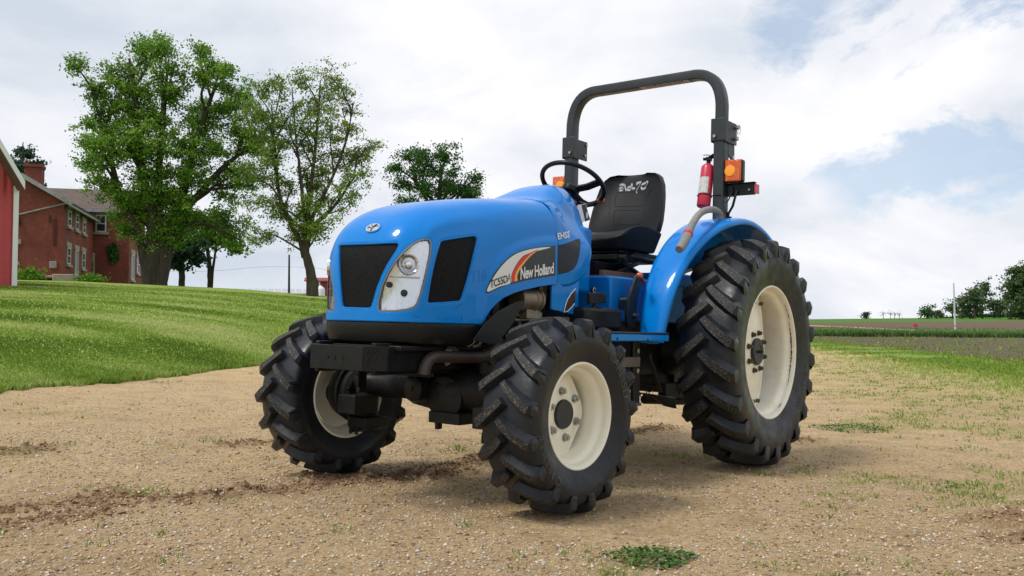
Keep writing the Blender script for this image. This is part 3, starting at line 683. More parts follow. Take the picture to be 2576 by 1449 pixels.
# ---------------- rear axle, transmission
mb = MB(); mb.lathe([(-.60,.0001),(-.60,.09),(-.30,.10),(-.22,.16),(.22,.16),(.30,.10),(.60,.09),(.60,.0001)], (0,0,.655), 'y', 32)
mb.box((.25,0,.68),(.9,.36,.36)); mb.box((.85,0,.62),(.7,.30,.28)); mb.box((-.1,0,.55),(.45,.34,.25))
mb.build('rear_axle', GREASE, TR, bevel=.01)
mb = MB(); mb.box((.42,0,.93),(.98,.62,.24)); mb.box((.0,0,1.06),(.5,.62,.10)); trn = mb.build('transmission_tunnel', BLUED, TR, bevel=.012)
mb = MB(); mb.box((.55,.16,1.056),(.52,.10,.012)); mb.box((.62,-.12,1.056),(.5,.12,.012)); mb.box((.60,.0,1.075),(.46,.035,.03)); mb.box((.60,.18,1.075),(.40,.03,.03)); mb.build('seat_rail', RUSTY, trn, bevel=.002)
# label on the tunnel
mb = MB(); q = [B(x,y,'y',.3125) for x,y in ((1556,778),(1581,778),(1581,746),(1558,747))]; mb.prism(q,(0,.001,0)); nb_ = mb.build('notice_label', DECK, trn)
mb = MB(); q = [B(x,y,'y',.3140) for x,y in ((1559,754),(1581,753),(1581,748),(1559,749))]; mb.prism(q,(0,.0005,0)); mb.build('label_heading', LABEL, nb_)
text_on('lettering', 'IMPORTANT', [B(1560,753.3,'y',.3150),B(1580,752.5,'y',.3150),B(1580,748.8,'y',.3150),B(1560,749.6,'y',.3150)], DECK, nb_)
# ---------------- platform and step
for s in (-1,1):
    mb = MB(); mb.box((1.20,.455*s,.727),(.66,.37,.035)); pf = mb.build('platform', BLUE, TR, bevel=.006)
    mb = MB(); mb.box((1.20,.455*s,.749),(.65,.375,.010)); mb.build('rubber_mat', RUB, pf, bevel=.004)
mb = MB()
for px, py in ((1553,852),(1630,855)): mb = MB(); mb.lathe([(0,.006),(.0015,.006),(.0015,.0001)], B(px,py,'y',.6405),'y',12); mb.build('bolt_hole', MATS['dark_hole'], pf)
mb = MB()
mb.hexa([(1.02,.56,.40),(1.09,.56,.40),(1.09,.545,.40),(1.02,.545,.40),(1.03,.56,.715),(1.10,.56,.715),(1.10,.545,.715),(1.03,.545,.715)])
a, b = B(1632,890,'y',.56), B(1662,985,'y',.56); mb.tube([a, b], .011, 10)
stp = mb.build('entry_step', BLACK, TR, bevel=.002)
mb = MB(); mb.box((1.22,.545,.605),(.36,.05,.05)); mb.build('cross_bar', WORN, stp, bevel=.003)
mb = MB(); mb.box((1.20,.52,.392),(.36,.10,.016)); mb.build('step_tread', WORN, stp, bevel=.002)
mb = MB(); mb.box((1.20,.50,.50),(.30,.05,.03)); mb.tube([(1.30,.42,.56),(1.0,.40,.52),(.75,.36,.55)], .02, 8); mb.build('linkage_rod', GREASE, stp)
for pz in (.56,.66): mb = MB(); mb.bolt((1.06,.56,pz),(0,1,0),.013,.010); mb.build('bolt', ZINC, stp)
# check chain under the step
mb = MB()
for i in range(7):
    t = i/6; c = B(1592+i*7.5, 983+math.sin(PI*t)*11, 'y', .50); L_ = .016
    a = V((1,0,0)) if i%2 else V((.7,.7,0)); up_ = V((0,0,1)) if i%2 else V((0,.8,.6)); a = a.normalized(); 
    mb.tube([c+a*L_*math.cos(q)+up_*.009*math.sin(q) for q in np.linspace(0,2*PI,12,endpoint=False)], .0028, 6, closed=True)
mb.build('chain', BLACK, stp)
mb = MB(); mb.prism([B(x,y,'y',.45) for x,y in ((1600,985),(1700,1000),(1703,1028),(1680,1022),(1650,1000))], (0,-.03,0)); mb.tube([(.6,.35,.38),(-.6,.33,.30)], .025, 10); mb.box((.2,.38,.42),(.5,.05,.09)); mb.box((-.3,0,.45),(.5,.4,.15))
mb.build('lower_link', BLACK, TR, bevel=.004)
# fuel tank box, pedals, fender plastic
mb = MB(); c0 = B(*z1(2300,1120),'y',.34); mb.box((c0.x-.02,.36,.815),(.34,.12,.115)); mb.build('fuel_tank', BLACK, TR, bevel=.02)
mb = MB(); c = B(1498,750,'y',.40); mb.box(c,(.135,.02,.055), Matrix.Rotation(R(4),3,'Y')); mb.box(c+V((-.072,0,0)),(.02,.026,.045)); mb.tube([c, c+V((.0,0,-.03)), B(1480,800,'y',.39), B(1478,812,'y',.38)], .011, 10)
mb.build('clutch_pedal', BLACK, TR, bevel=.004)
mb = MB(); c = B(1490,730,'y',.36); mb.lathe([(0,.0001),(0,.016),(.012,.016),(.012,.0001)], c,'y',24); mb.tube([c, c+V((-.01,-.01,-.06))], .006,8); mb.build('shift_knob', BLACK, TR)
mb = MB(); mb.lathe([(.0125,.013),(.0130,.011)], c,'y',24); mb.build('gear_mark', WHITE, TR)
mb = MB(); g = [(1604,690),(1597,712),(1585,745),(1578,790),(1580,822),(1602,825),(1600,790),(1606,745),(1618,705)]
mb.prism([B(x,y,'y',.40) for x,y in g], (0,-.02,0)); mb.build('tunnel_guard', BLACK, TR, bevel=.004)
mb = MB(); c = B(1597,795,'y',.45); mb.ball(c,.016); mb.tube([c, c+V((-.08,-.02,.012))], .007, 8); mb.build('position_lever', BLACK, TR)
c = B(1609,693,'y',.44); mb = MB(); mb.ball(c,.019,sc_=(1,1,.9)); hk = mb.build('hydraulic_lever', KNOB, TR); mb = MB(); mb.tube([c+V((-.015,0,-.008)), c+V((-.06,.0,-.04))], [.012,.008], 12); mb.build('lever_shank', KNOBD, hk)

# ---------------- fenders
def fender(s):
    rowsF = []
    for i in range(45):
        t = i/44; a = R(3)+t*R(140)
        yo = float(np.interp(t,[0,.25,.5,1],[.548,.600,.680,.700])); yi = float(np.interp(t,[0,.25,.5,1],[.402,.380,.382,.42]))
        r = float(np.interp(t,[0,.12,.3,.55,1],[.785,.785,.775,.768,.79]))
        sec = [(yo,r-.030),(yo+.004,r-.010),(yo-.006,r+.004),(yo-.03,r+.010),(yo*.6+yi*.4,r+.012),(yi+.05,r+.010),(yi+.012,r-.004),(yi,r-.035),(yi-.004,r-.10),(yi-.01,r-.30)]
        rowsF.append([V((rr_*math.cos(a), y*s, .656+rr_*math.sin(a))) for y, rr_ in sec])
    m = len(rowsF[0]); vs = [p for r_ in rowsF for p in r_]; fs = [(i*m+j, i*m+j+1, (i+1)*m+j+1, (i+1)*m+j) for i in range(len(rowsF)-1) for j in range(m-1)]
    b = MB(); b.add(vs, fs, 0, True); o = b.build('fender', BLUE, TR, angle=50); q = o.modifiers.new('sheet','SOLIDIFY'); q.thickness = .005; q.offset = 0
    ss = o.modifiers.new('round','SUBSURF'); ss.levels = ss.render_levels = 1
    return o
fend = fender(1); fender(-1)
# ---------------- seat
def seat_back():
    b = MB(); rowsS = []
    # outline of the shell as a loft over height: half width, recline
    H = [(1.32,.225,.05),(1.36,.245,.055),(1.42,.250,.075),(1.50,.245,.10),(1.58,.235,.125),(1.65,.220,.145),(1.70,.195,.160),(1.725,.160,.168),(1.732,.10,.172)]
    for z, w, xb in H:
        k = []
        for j in range(25):
            u = -1+2*j/24; y = w*math.sin(u*PI/2) if False else w*u
            bol = .048*abs(u)**3                       # side bolsters come forward
            lum = .016*math.exp(-((z-1.45)/.09)**2)*(1-u*u)
            k.append(V((.30-xb*1.0+bol+lum, y, z)))
        rowsS.append(k)
    return rowsS
SB_rows = seat_back()
top_ = []
b = MB(); front_ = SB_rows; n = 25
vs = [p for r_ in front_ for p in r_]; m = len(front_); back = [V((p.x-.075+.02*abs(j%n-12)/12, p.y*1.0, p.z)) for j, p in enumerate(vs)]
mid = []
fs = [(i*n+j, i*n+j+1, (i+1)*n+j+1, (i+1)*n+j) for i in range(m-1) for j in range(n-1)]; k0 = len(vs)
fs2 = [tuple(k0+i for i in f)[::-1] for f in fs]
edge = [j for j in range(n)]+[i*n+n-1 for i in range(1,m)]+[(m-1)*n+j for j in range(n-2,-1,-1)]+[i*n for i in range(m-2,0,-1)]
fs3 = [(edge[i], edge[(i+1)%len(edge)], edge[(i+1)%len(edge)]+k0, edge[i]+k0) for i in range(len(edge))]
b.add(vs+back, fs+fs2+fs3, 0, True); 
sbk = b.build('seat_backrest', SEAT, TR, angle=180); q = sbk.modifiers.new('bev','BEVEL'); q.width=.022; q.segments=4; q.limit_method='ANGLE'; q.angle_limit=R(50); 
SEATBVH = BVHTree.FromPolygons(vs, fs)
b = MB(); vs = []; n1, n2 = 24, 24
for i in range(n1+1):
    for j in range(n2+1):
        u = i/n1; v = -1+2*j/n2; x = .22+u*.44; w = .245*(1-.10*u**4); z = 1.315+.03*abs(v)**3-.012*math.cos(v*PI/2)*(1-u)+.030*math.sin(u*PI*.9)-.05*u**6
        vs.append(V((x-.03*abs(v)**4*u, v*w, z)))
fs = [(i*(n2+1)+j, (i+1)*(n2+1)+j, (i+1)*(n2+1)+j+1, i*(n2+1)+j+1) for i in range(n1) for j in range(n2)]
k0 = len(vs); lows = [V((p.x*.88+.05, p.y*.84, 1.222)) for p in vs]; N_ = n2+1
edge = [j for j in range(N_)]+[i*N_+n2 for i in range(1,n1+1)]+[n1*N_+j for j in range(n2-1,-1,-1)]+[i*N_ for i in range(n1-1,0,-1)]
b.add(vs+lows, fs+[tuple(k0+i for i in f)[::-1] for f in fs]+[(edge[i], edge[(i+1)%len(edge)], edge[(i+1)%len(edge)]+k0, edge[i]+k0) for i in range(len(edge))], 0, True)
sc_ = b.build('seat_cushion', SEAT, TR, angle=180); q = sc_.modifiers.new('bev','BEVEL'); q.width=.028; q.segments=4; q.limit_method='ANGLE'; q.angle_limit=R(50)
mb = MB(); mb.box((.40,0,1.212),(.36,.34,.025)); mb.box((.17,0,1.36),(.03,.30,.2)); mb.build('seat_pan', BLACK, TR, bevel=.01)
def onseat(px, py, off=.002): return hit(px, py, off, SEATBVH)
def dz3(x, y): return (2200+x/5.152)*.6289, (600+y/5.152)*.6289
sm = MB()
def seam_path(pts, closed=False):
    P_ = [onseat(*dz3(*p), .0005) for p in pts]; P_ = [p for p in P_ if p is not None]; sm.tube(P_, .0022, 6, closed=closed)
def rrect(x0,y0,x1,y1,x2,y2,x3,y3,r=.16):
    c = [V((x0,y0,0)),V((x1,y1,0)),V((x2,y2,0)),V((x3,y3,0))]; out = []
    for i in range(4):
        p, a, b_ = c[i], c[i-1], c[(i+1)%4]; d1 = (a-p); d2 = (b_-p)
        for q in bez(p+d1.normalized()*55, p, p+d2.normalized()*55, 5): out.append((q.x,q.y))
    dense = []
    for i in range(len(out)):
        a, b_ = out[i], out[(i+1)%len(out)]; n_ = max(1,int(math.hypot(b_[0]-a[0],b_[1]-a[1])/30))
        dense += [(a[0]+(b_[0]-a[0])*k/n_, a[1]+(b_[1]-a[1])*k/n_) for k in range(n_)]
    return dense
seam_path(rrect(1375,868,1940,855,1895,1150,1325,1165), True)
seam_path(rrect(1320,1245,1880,1232,1850,1530,1290,1540), True)
seam_path([(p.x,p.y) for p in catmull([(1190,820),(1225,920),(1215,1200),(1208,1500)], 10)])
seam_path([(p.x,p.y) for p in catmull([(2105,785),(2000,950),(1955,1150),(1925,1500)], 10)])
sm.build('seam', SEAM, sbk)
ck = MB()
for st in ([(1440,740),(1480,715),(1520,725),(1500,770),(1440,800),(1435,835),(1500,830),(1530,780),(1535,720),(1550,790),(1575,845)],
           [(1680,695),(1690,760),(1650,760),(1600,790),(1610,830),(1660,820),(1690,780),(1700,800),(1755,790)],
           [(1785,690),(1860,670),(1870,680),(1840,760),(1795,845)],[(1790,690),(1795,725)],
           [(1975,680),(1900,720),(1880,780),(1920,805),(1980,770),(2010,690),(2000,655),(1985,690)],[(1778,880),(1800,877)]):
    P_ = [onseat(*dz3(p.x,p.y), .0006) for p in catmull(st, 6)]; P_ = [p for p in P_ if p is not None]
    ck.tube(P_, .0, 4, sect=[(-.0075,-.001),(.0075,-.001),(.0075,.001),(-.0075,.001)], up=(0,0.3,1))
ck.build('chalk_writing', CHALK, sbk)
# suspension under the seat
mb = MB(); mb.box((.42,0,1.175),(.46,.36,.03)); mb.box((.40,0,1.10),(.12,.24,.10)); mb.cyl((.60,.22,1.17),(.60,-.22,1.17),.022,16)
mb.tube([(.62,.18,1.16),(.38,.18,1.09)], .014, 8); mb.tube([(.38,.18,1.16),(.62,.18,1.09)], .014, 8); mb.tube([(.56,.22,1.18),(.20,.24,1.16)], .016, 8)
mb.hexa([(.60,.10,1.06),(.76,.10,1.06),(.76,-.05,1.06),(.60,-.05,1.06),(.57,.14,1.14),(.80,.14,1.14),(.80,-.07,1.14),(.57,-.07,1.14)])
mb.box((.30,.15,1.20),(.3,.06,.04)); mb.build('seat_suspension', GREASE, TR, bevel=.004)

# ---------------- steering wheel, levers
SWC = B(1441,463,'y',0.); tilt = R(32); nv = V((-math.sin(tilt),0,math.cos(tilt))); sa = V((math.cos(tilt),0,math.sin(tilt))); sb = V((0,1,0)); SR = .182
mb = MB(); mb.tube([SWC+(sa*math.cos(t)+sb*math.sin(t))*SR for t in np.linspace(0,2*PI,64,endpoint=False)], .0135, 12, closed=True); sw = mb.build('steering_wheel', BLACK, TR)
mb = MB()
for t in (R(90),R(-90),R(180)):
    e = SWC+(sa*math.cos(t)+sb*math.sin(t))*SR; c = SWC-nv*.045
    side = nv.cross((e-c).normalized()).normalized()
    mb.tube([c, c.lerp(e,.6)-nv*.012, e], .0, 4, sect=[(-.007,-.022),(.007,-.022),(.007,.022),(-.007,.022)], up=nv)
mb.build('spoke', BLACK, sw, bevel=.002)
mb = MB(); mb.tube([SWC-nv*.07, SWC-nv*.038, SWC-nv*.026], [.052,.052,.036], 24); mb.tube([SWC-nv*.20, SWC-nv*.05], .028, 16); mb.build('steering_column', BLACK, TR)
def lever(pts, kx, y, km, r=.007):
    mb = MB(); P_ = [B(px,py,'y',y) for px,py in pts]; mb.tube(P_, r, 10); o = mb.build('shuttle_lever', BLACK, TR)
    e = P_[-1]; d = (P_[-1]-P_[-2]).normalized(); mb = MB(); mb.tube([e-d*.005, e+d*.045], [.011,.015], 14); mb.build('knob_grip', KNOBD, o); mb = MB(); mb.ball(e+d*.058,.020); mb.build('knob', KNOB, o)
lever([(1462,562),(1464,540),(1470,525),(1480,515),(1500,508)], 0, .10, None)
mb = MB(); mb.tube([B(1455,510,'y',.05), B(1478,517,'y',.05), B(1496,514,'y',.05)], .011, 10); mb.build('turn_signal_stalk', BLACK, TR)

# ---------------- roll bar
RB = MB(); sec_up = [(-.037,-.030),(.037,-.030),(.037,.030),(-.037,.030)]
def rsec(hx, hy, r=.010, n=3):
    out = []
    for cx_, cy_, a0 in ((hx-r,hy-r,0),(-hx+r,hy-r,PI/2),(-hx+r,-hy+r,PI),(hx-r,-hy+r,1.5*PI)):
        for k in range(n+1): t = a0+k*PI/2/n; out.append((cx_+r*math.cos(t), cy_+r*math.sin(t)))
    return out
XB, YB_, ZT = .055, .535, 2.325
up_path = [V((XB,YB_,1.93)), V((XB,YB_,2.0)), V((XB,YB_-.0,2.10))]+bez(V((XB,YB_,2.12)), V((XB,YB_-.015,ZT+.015)), V((XB,YB_-.21,ZT)), 12)
full = up_path+[V((p.x,-p.y,p.z)) for p in up_path[::-1]]
full = [V((p.x+ (p.z-1.95)*-.02, p.y, p.z)) for p in full]
RB.tube(full, 0, sect=rsec(.037,.030), up=(1,0,0)); rb = RB.build('roll_bar', FRAMEM, TR, angle=25)
for s in (1,-1):
    mb = MB(); mb.tube([V((XB,YB_*s,1.36)),V((XB,YB_*s,1.93))], 0, sect=rsec(.040,.034), up=(1,0,0)); post = mb.build('roll_bar_post', FRAMEM, TR, angle=25)
    mb = MB(); mb.box((XB+.043,YB_*s,1.965),(.010,.094,.135)); mb.box((XB-.035,(YB_+.042)*s,1.955),(.165,.009,.13)); mb.box((XB-.035,(YB_-.042)*s,1.955),(.165,.009,.13))
    mb.prism([(XB-.02,(YB_+.0365)*s,1.90),(XB-.11,(YB_+.0365)*s,1.90),(XB-.112,(YB_+.0365)*s,1.80),(XB-.09,(YB_+.0365)*s,1.785),(XB-.02,(YB_+.0365)*s,1.82)], (0,.008*s*-1,0))
    hb_ = mb.build('hinge_bracket', FRAMEM, TR, bevel=.003)
    mb = MB()
    for (x_, z_) in ((XB-.10,1.995),(XB-.085,1.925)): mb = MB(); mb.tube([(x_,(YB_-.055)*s,z_),(x_,(YB_+.060)*s,z_)], .011, 6); mb.tube([(x_,(YB_+.055)*s,z_),(x_,(YB_+.068)*s,z_)], .014, 6); mb.build('hinge_pin', ZINC, hb_)
    mb = MB(); mb.bolt((XB+.048,(YB_-.02)*s,1.925),(1,0,0),.010,.012); mb.build('bracket_bolt', ZINC, hb_)
    mb = MB(); c = V((XB-.09,(YB_+.07)*s,2.0)); mb.tube([c+V((.0,.012*math.cos(t)*s,.028*math.sin(t)-.02)) for t in np.linspace(0,2*PI,16,endpoint=False)], .0016, 6, closed=True)
    mb.tube([c, c+V((.05,.0,-.12))], .0012, 5); mb.build('pin_clip', STEEL, hb_)
    mb = MB(); mb.lathe([(0,.012),(.002,.012),(.002,.0001)], (XB-.09,(YB_+.037)*s,1.815),'y',14); mb.build('pin_hole', mat('pale_hole', (.55,.6,.66), .9) if 'pale_hole' not in MATS else MATS['pale_hole'], hb_)
    mb = MB(); mb.box((XB-.01,YB_*s,1.405),(.17,.12,.014)); mb.box((XB-.06,YB_*s,1.43),(.02,.09,.05)); 
    for dx in (-.06,.06): mb.bolt((XB+dx,(YB_+.045)*s,1.412),(0,0,1),.011,.012)
    mb.build('post_foot', BLACK, TR, bevel=.003)
    # lamp bar
    mb = MB(); mb.box((XB-.02,(YB_+.11)*s,1.605),(.008,.20,.07)); mb.box((XB-.03,(YB_+.05)*s,1.60),(.05,.05,.06)); mb.box((XB-.02,(YB_+.11)*s,1.642),(.04,.20,.005)); lbk = mb.build('lamp_bracket', BLACK, TR, bevel=.002)
    mb = MB(); 
    for dy in (.045,.175): mb.bolt((XB-.014,(YB_+dy)*s,1.60),(1,0,0),.006,.006)
    mb.build('bracket_screw', STEEL, lbk)
    mb = MB(); mb.box((XB-.035,(YB_+.212)*s,1.605),(.05,.010,.055)); mb.build('side_reflector', REDLENS, lbk, bevel=.002)
    mb = MB(); mb.box((XB-.015,(YB_+.085)*s,1.715),(.055,.106,.136)); wl = mb.build('warning_lamp', BLACK, TR, bevel=.012)
    wl['label'] = 'square amber warning lamp in a black housing'
    mb = MB(); mb.box((XB+.018,(YB_+.085)*s,1.715),(.022,.100,.130)); mb.build('amber_lens', AMBER, wl, bevel=.009)
    mb = MB(); mb.lathe([(0.,.034),(.004,.030),(.0055,.018),(.006,.0001)], (XB+.0285,(YB_+.070)*s,1.712),'x',28); mb.build('lamp_core', AMBERC, wl)
    mb = MB(); mb.tube([V((XB-.01,(YB_+.10)*s,1.60)),V((XB+.0,(YB_+.09)*s,1.55)),V((XB-.02,(YB_+.07)*s,1.51)),V((XB-.03,(YB_+.04)*s,1.47)),V((XB-.03,(YB_+.035)*s,1.42))], .008, 8)
    mb.tube([V((XB+.0,(YB_+.07)*s,1.59)),V((XB+.01,(YB_+.06)*s,1.55)),V((XB-.0,(YB_+.04)*s,1.53))], .004, 6); mb.build('lamp_cable', RUB, TR)
# danger label under the cross bar
mb = MB(); mb.box((XB-.008+.012,.155,ZT-.0315),(.058,.34,.001)); dl = mb.build('danger_label', FADED, rb)
mb = MB(); mb.box((XB+.022,.16,ZT-.0325),(.018,.26,.001)); mb.build('label_heading', mat('faded_red', (.28,.05,.04), .7), dl)
text_on('lettering', 'DANGER', [V((XB+.015,.09,ZT-.0335)),V((XB+.015,.25,ZT-.0335)),V((XB+.029,.25,ZT-.0335)),V((XB+.029,.09,ZT-.0335))], FADED, dl)
# rubber grab handle on the fender
mb = MB()
G = [B(1812,552,'y',.60), B(1808,535,'y',.60), B(1790,527,'y',.60), B(1765,534,'y',.60), B(1745,558,'y',.60), B(1730,590,'y',.60), B(1716,618,'y',.60), B(1708,628,'y',.60)]
G = catmull(G, 5); rr_ = [float(np.interp(i/len(G),[0,.6,.72,1],[.0195,.0195,.027,.021])) for i in range(len(G))]
mb.tube(G, rr_, 16); gh_ = mb.build('grab_handle', GREYF, TR)
mb = MB(); i = int(len(G)*.70); mb.tube([G[i-1].lerp(G[i],.3), G[i].lerp(G[i+1],.05)], .028, 24); mb.build('red_strap', PINK, gh_)
mb = MB(); q = [B(x,y,'y',.52) for x,y in ((1772,552),(1800,548),(1806,542),(1776,545))]; 

# ---------------- fire extinguisher strapped to the post, paper tag
FE = empty('fire_extinguisher', mw=M); tag(FE, 'red fire extinguisher with white paper label strapped to the roll bar post', 'fire extinguisher')
cb, ct = B(1769,523,'y',.455), B(1782,413,'y',.455); axd = (ct-cb).normalized(); L_ = (ct-cb).length; rE = .0405
mb = MB(); n = 32
prof = [(0,.6),(.006,.9),(.012,1.),(L_*.90,1.),(L_*.95,.88),(L_*.985,.60),(L_*1.0,.40)]
mb.tube([cb+axd*h for h,_ in prof], [rE*r for _,r in prof], 32); FEb = mb.build('cylinder', EXTR, FE, angle=40)
mb = MB(); t0 = math.atan2((CO-cb).y, (CO-cb).x); vs = []; u_ = axd.orthogonal().normalized(); w_ = axd.cross(u_)
ca = (CO-cb); ca = (ca-axd*ca.dot(axd)).normalized(); cb2 = axd.cross(ca)
for i in range(13):
    a = R(-62+i*8.0)-.25
    for h in (.30,.66): vs.append(cb+axd*L_*h+(ca*math.cos(a)+cb2*math.sin(a))*(rE+.0008))
mb.add(vs, [(i*2,i*2+1,i*2+3,i*2+2) for i in range(12)]); mb.build('paper_label', mat('label_print', (.60,.60,.58), .6, col2=(.30,.30,.31), vscale=150, thr=(.5,.6)), FE)
mb = MB(); mb.tube([cb+axd*L_, cb+axd*(L_+.022)], .013, 14); mb.box(cb+axd*(L_+.032),(.045,.022,.022)); mb.tube([cb+axd*(L_+.03), cb+axd*(L_+.05)+V((-.04,.03,.01))], .007, 8); mb.tube([cb+axd*(L_+.045), cb+axd*(L_+.062)+V((-.045,.035,.02))], .008, 8)
mb.tube([cb+axd*(L_+.03), cb+axd*(L_+.03)+(-cb2)*.035], .009, 10); mb.build('valve', BLACK, FE, bevel=.002)
mb = MB(); c = cb+axd*(L_+.06); mb.tube([c+V((.018*math.cos(t),-.02+.018*math.sin(t),0)) for t in np.linspace(0,2*PI,16,endpoint=False)], .0015, 6, closed=True); mb.build('pull_ring', RUSTY, FE)
mb = MB(); c = cb+axd*L_*.27; mb.tube([c+(ca*math.cos(t)+cb2*math.sin(t))*(rE+.0015) for t in np.linspace(0,2*PI,32,endpoint=False)], 0, sect=[(-.001,-.004),(.001,-.004),(.001,.004),(-.001,.004)], closed=True)
mb.tube([c+(V((XB,.535,c.z))-c).normalized()*.03, V((XB+.045,.555,c.z))], .004, 6); mb.build('strap', BLACK, FE)
PT = MB(); q = [B(x,y,'y',.12) for x,y in ((1460,560),(1485,553),(1473,512),(1452,516))]; PT.prism(q,(0,.0006,0)); pt_ = PT.build('hang_tag', TAG); pt_.matrix_world = M
tag(pt_, 'white and black paper tag hanging beside the steering column', 'tag')
PT = MB(); q = [B(x,y,'y',.1215) for x,y in ((1472.5,557.5),(1484.5,552.5),(1473,514),(1463,515))]; PT.prism(q,(0,.0004,0)); PT.build('dark_stripe', DECK, pt_)
PT = MB(); cq = B(1477,541,'y',.1225); PT.add([cq+V((.011*math.cos(t),0,.019*math.sin(t))) for t in np.linspace(0,2*PI,24,endpoint=False)], [tuple(range(24))]); PT.build('oval_mark', LABEL, pt_)
# ------------------------------------------------------------------ terrain
def h2(ix, iy, s=0):
    n = (ix.astype(np.int64)*374761393 + iy.astype(np.int64)*668265263 + s*974634777) & 0xFFFFFFFF
    n = ((n ^ (n >> 13))*1274126177) & 0xFFFFFFFF; return ((n ^ (n >> 16)) & 0xFFFF)/65535.
def vnoise(x, y, s=0):
    x0 = np.floor(x); y0 = np.floor(y); fx = x-x0; fy = y-y0; fx = fx*fx*(3-2*fx); fy = fy*fy*(3-2*fy)
    a = h2(x0,y0,s); b = h2(x0+1,y0,s); c = h2(x0,y0+1,s); d = h2(x0+1,y0+1,s)
    return (a*(1-fx)+b*fx)*(1-fy)+(c*(1-fx)+d*fx)*fy
def fbm(x, y, o=4, s=0):
    r = 0; a = .5; t = 0
    for i in range(o): r = r+a*vnoise(x*2**i, y*2**i, s+i*17); t += a; a *= .5
    return r/t
NPL = M3 @ V((0,0,1)); CXY = np.array([CW.x, CW.y]); CZ = CW.z
def plane_h(x, y): return -(NPL.x*x+NPL.y*y)/NPL.z
def px_dir(px):
    d = rayw(px, 819); return math.atan2(d.y, d.x)
AZ0 = px_dir(1288)
def row_slope(px, row): d = rayw(px, row); return d.z/math.hypot(d.x, d.y)
def on_plane(px, row):
    d = rayw(px, row); t = -(CW.dot(NPL))/(d.dot(NPL)); return CW+d*t
def knots(px):
    # left of the picture
    er = float(np.interp(px, [-400,0,340,680,900,1300], [1010,985,955,915,897,880])); e = on_plane(px, er)
    de = math.hypot(e.x-CW.x, e.y-CW.y); he = e.z
    rc = float(np.interp(px, [-500,0,160,380,600,780,950,1300], [690,703,706,716,727,742,754,775])); dc = 52.; hc = CZ+row_slope(px, rc)*dc
    f = lambda t: (de+(dc-de)*t, he+(hc-he)*(1.25*t-.25*t*t))
    Lk = [(min(7.5,de*.8),None), (de,he), f(.3), f(.62), (dc,hc), (66,hc-.9), (150,hc-2.5), (900,hc-6)]
    g = lambda row, d: (d, CZ+row_slope(px, row)*d)
    i = lambda a, b: float(np.interp(px, [1500,2045,2576,3000], [a+(a-b)*.9*0, a, b, b+(b-a)*.6]))
    ra, rb_ = i(872,948), i(857,914)
    Rk = [(7.5,None), (CZ*FOC/(ra-819)*1.0,0), (CZ*FOC/(rb_-819),0), g(i(846,851),70), g(i(824,828),125), g(i(812,808),215), g(i(803,797),330), (900,CZ-2)]
    Rk[1] = g(ra, Rk[1][0]); Rk[2] = g(rb_, Rk[2][0])
    w = min(1,max(0,(px-1150)/300)); w = w*w*(3-2*w)
    out = []
    for a, b in zip(Lk, Rk):
        out.append((a[0]*(1-w)+b[0]*w, None if a[1] is None else a[1]*(1-w)+b[1]*w))
    return out
fov = np.linspace(-260, 2836, 700); azf = [px_dir(p) for p in fov]            # decreasing azimuth to the right
span = 2*PI-(azf[0]-azf[-1]); extra = [azf[-1]-span*k/61 for k in range(1,61)]
AZ = np.array(azf+extra); PXC = np.concatenate([fov, [2836 if k < 30 else -260 for k in range(60)]])
wback = np.array([0.]*700+[ (k+1)/61 for k in range(60)])
KN = []
ka, kb = knots(2836), knots(-260)
for i, p in enumerate(PXC):
    if i < 700: KN.append(knots(p))
    else: w = wback[i]; KN.append([(a[0]*(1-w)+b[0]*w, None if a[1] is None else a[1]*(1-w)+b[1]*w) for a, b in zip(ka, kb)])
KD = np.array([[k[0] for k in kn] for kn in KN]); KH = np.array([[0 if k[1] is None else k[1] for k in kn] for kn in KN])
KH[:,0] = plane_h(CW.x+KD[:,0]*np.cos(AZ), CW.y+KD[:,0]*np.sin(AZ))
def height(ci, d):           # column index (float ok), distance
    x = CW.x+d*np.cos(AZ[ci]); y = CW.y+d*np.sin(AZ[ci]); h = plane_h(x, y)
    for k in range(KD.shape[1]-1):
        t = (d-KD[ci,k])/(KD[ci,k+1]-KD[ci,k]); m = (t > 0)
        h = np.where(m, KH[ci,k]+(KH[ci,k+1]-KH[ci,k])*np.clip(t,0,1), h)
    return h
def ground_at(px, d):
    ci = np.array([int(np.argmin(np.abs(fov-px)))]); p = at(px, 819, d); return V((p.x, p.y, float(height(ci, np.array([d]))[0])))
# disturbed soil ridges, traced on the yard
RUTS = [[(-60,1290),(120,1272),(250,1262),(345,1272)],[(-60,1320),(60,1312),(200,1300),(290,1290)],[(260,1245),(420,1262),(560,1248)],[(560,1240),(700,1232),(850,1215),(1000,1200),(1100,1196),(1180,1184)],[(1080,1180),(1150,1166),(1210,1158)],[(-50,1142),(60,1140),(130,1133)],[(560,1128),(620,1122),(690,1118)],[(760,1205),(900,1212),(1040,1206)],[(2480,1312),(2560,1300),(2640,1294)],[(2560,1365),(2640,1350)],[(1980,1110),(2040,1108)],[(1600,1090),(1680,1075)]]
RUTW = [[on_plane(*p) for p in r] for r in RUTS]
def rut_amt(x, y):
    P_ = np.stack([x, y], -1); best = np.full(x.shape, 1e9)
    for r in RUTW:
        for a, b in zip(r[:-1], r[1:]):
            a = np.array([a.x,a.y]); b = np.array([b.x,b.y]); e = b-a; t = np.clip(((P_-a)@e)/(e@e), 0, 1); q = P_-a-t[...,None]*e; best = np.minimum(best, np.hypot(q[...,0], q[...,1]))
    return np.exp(-(best/.13)**2)
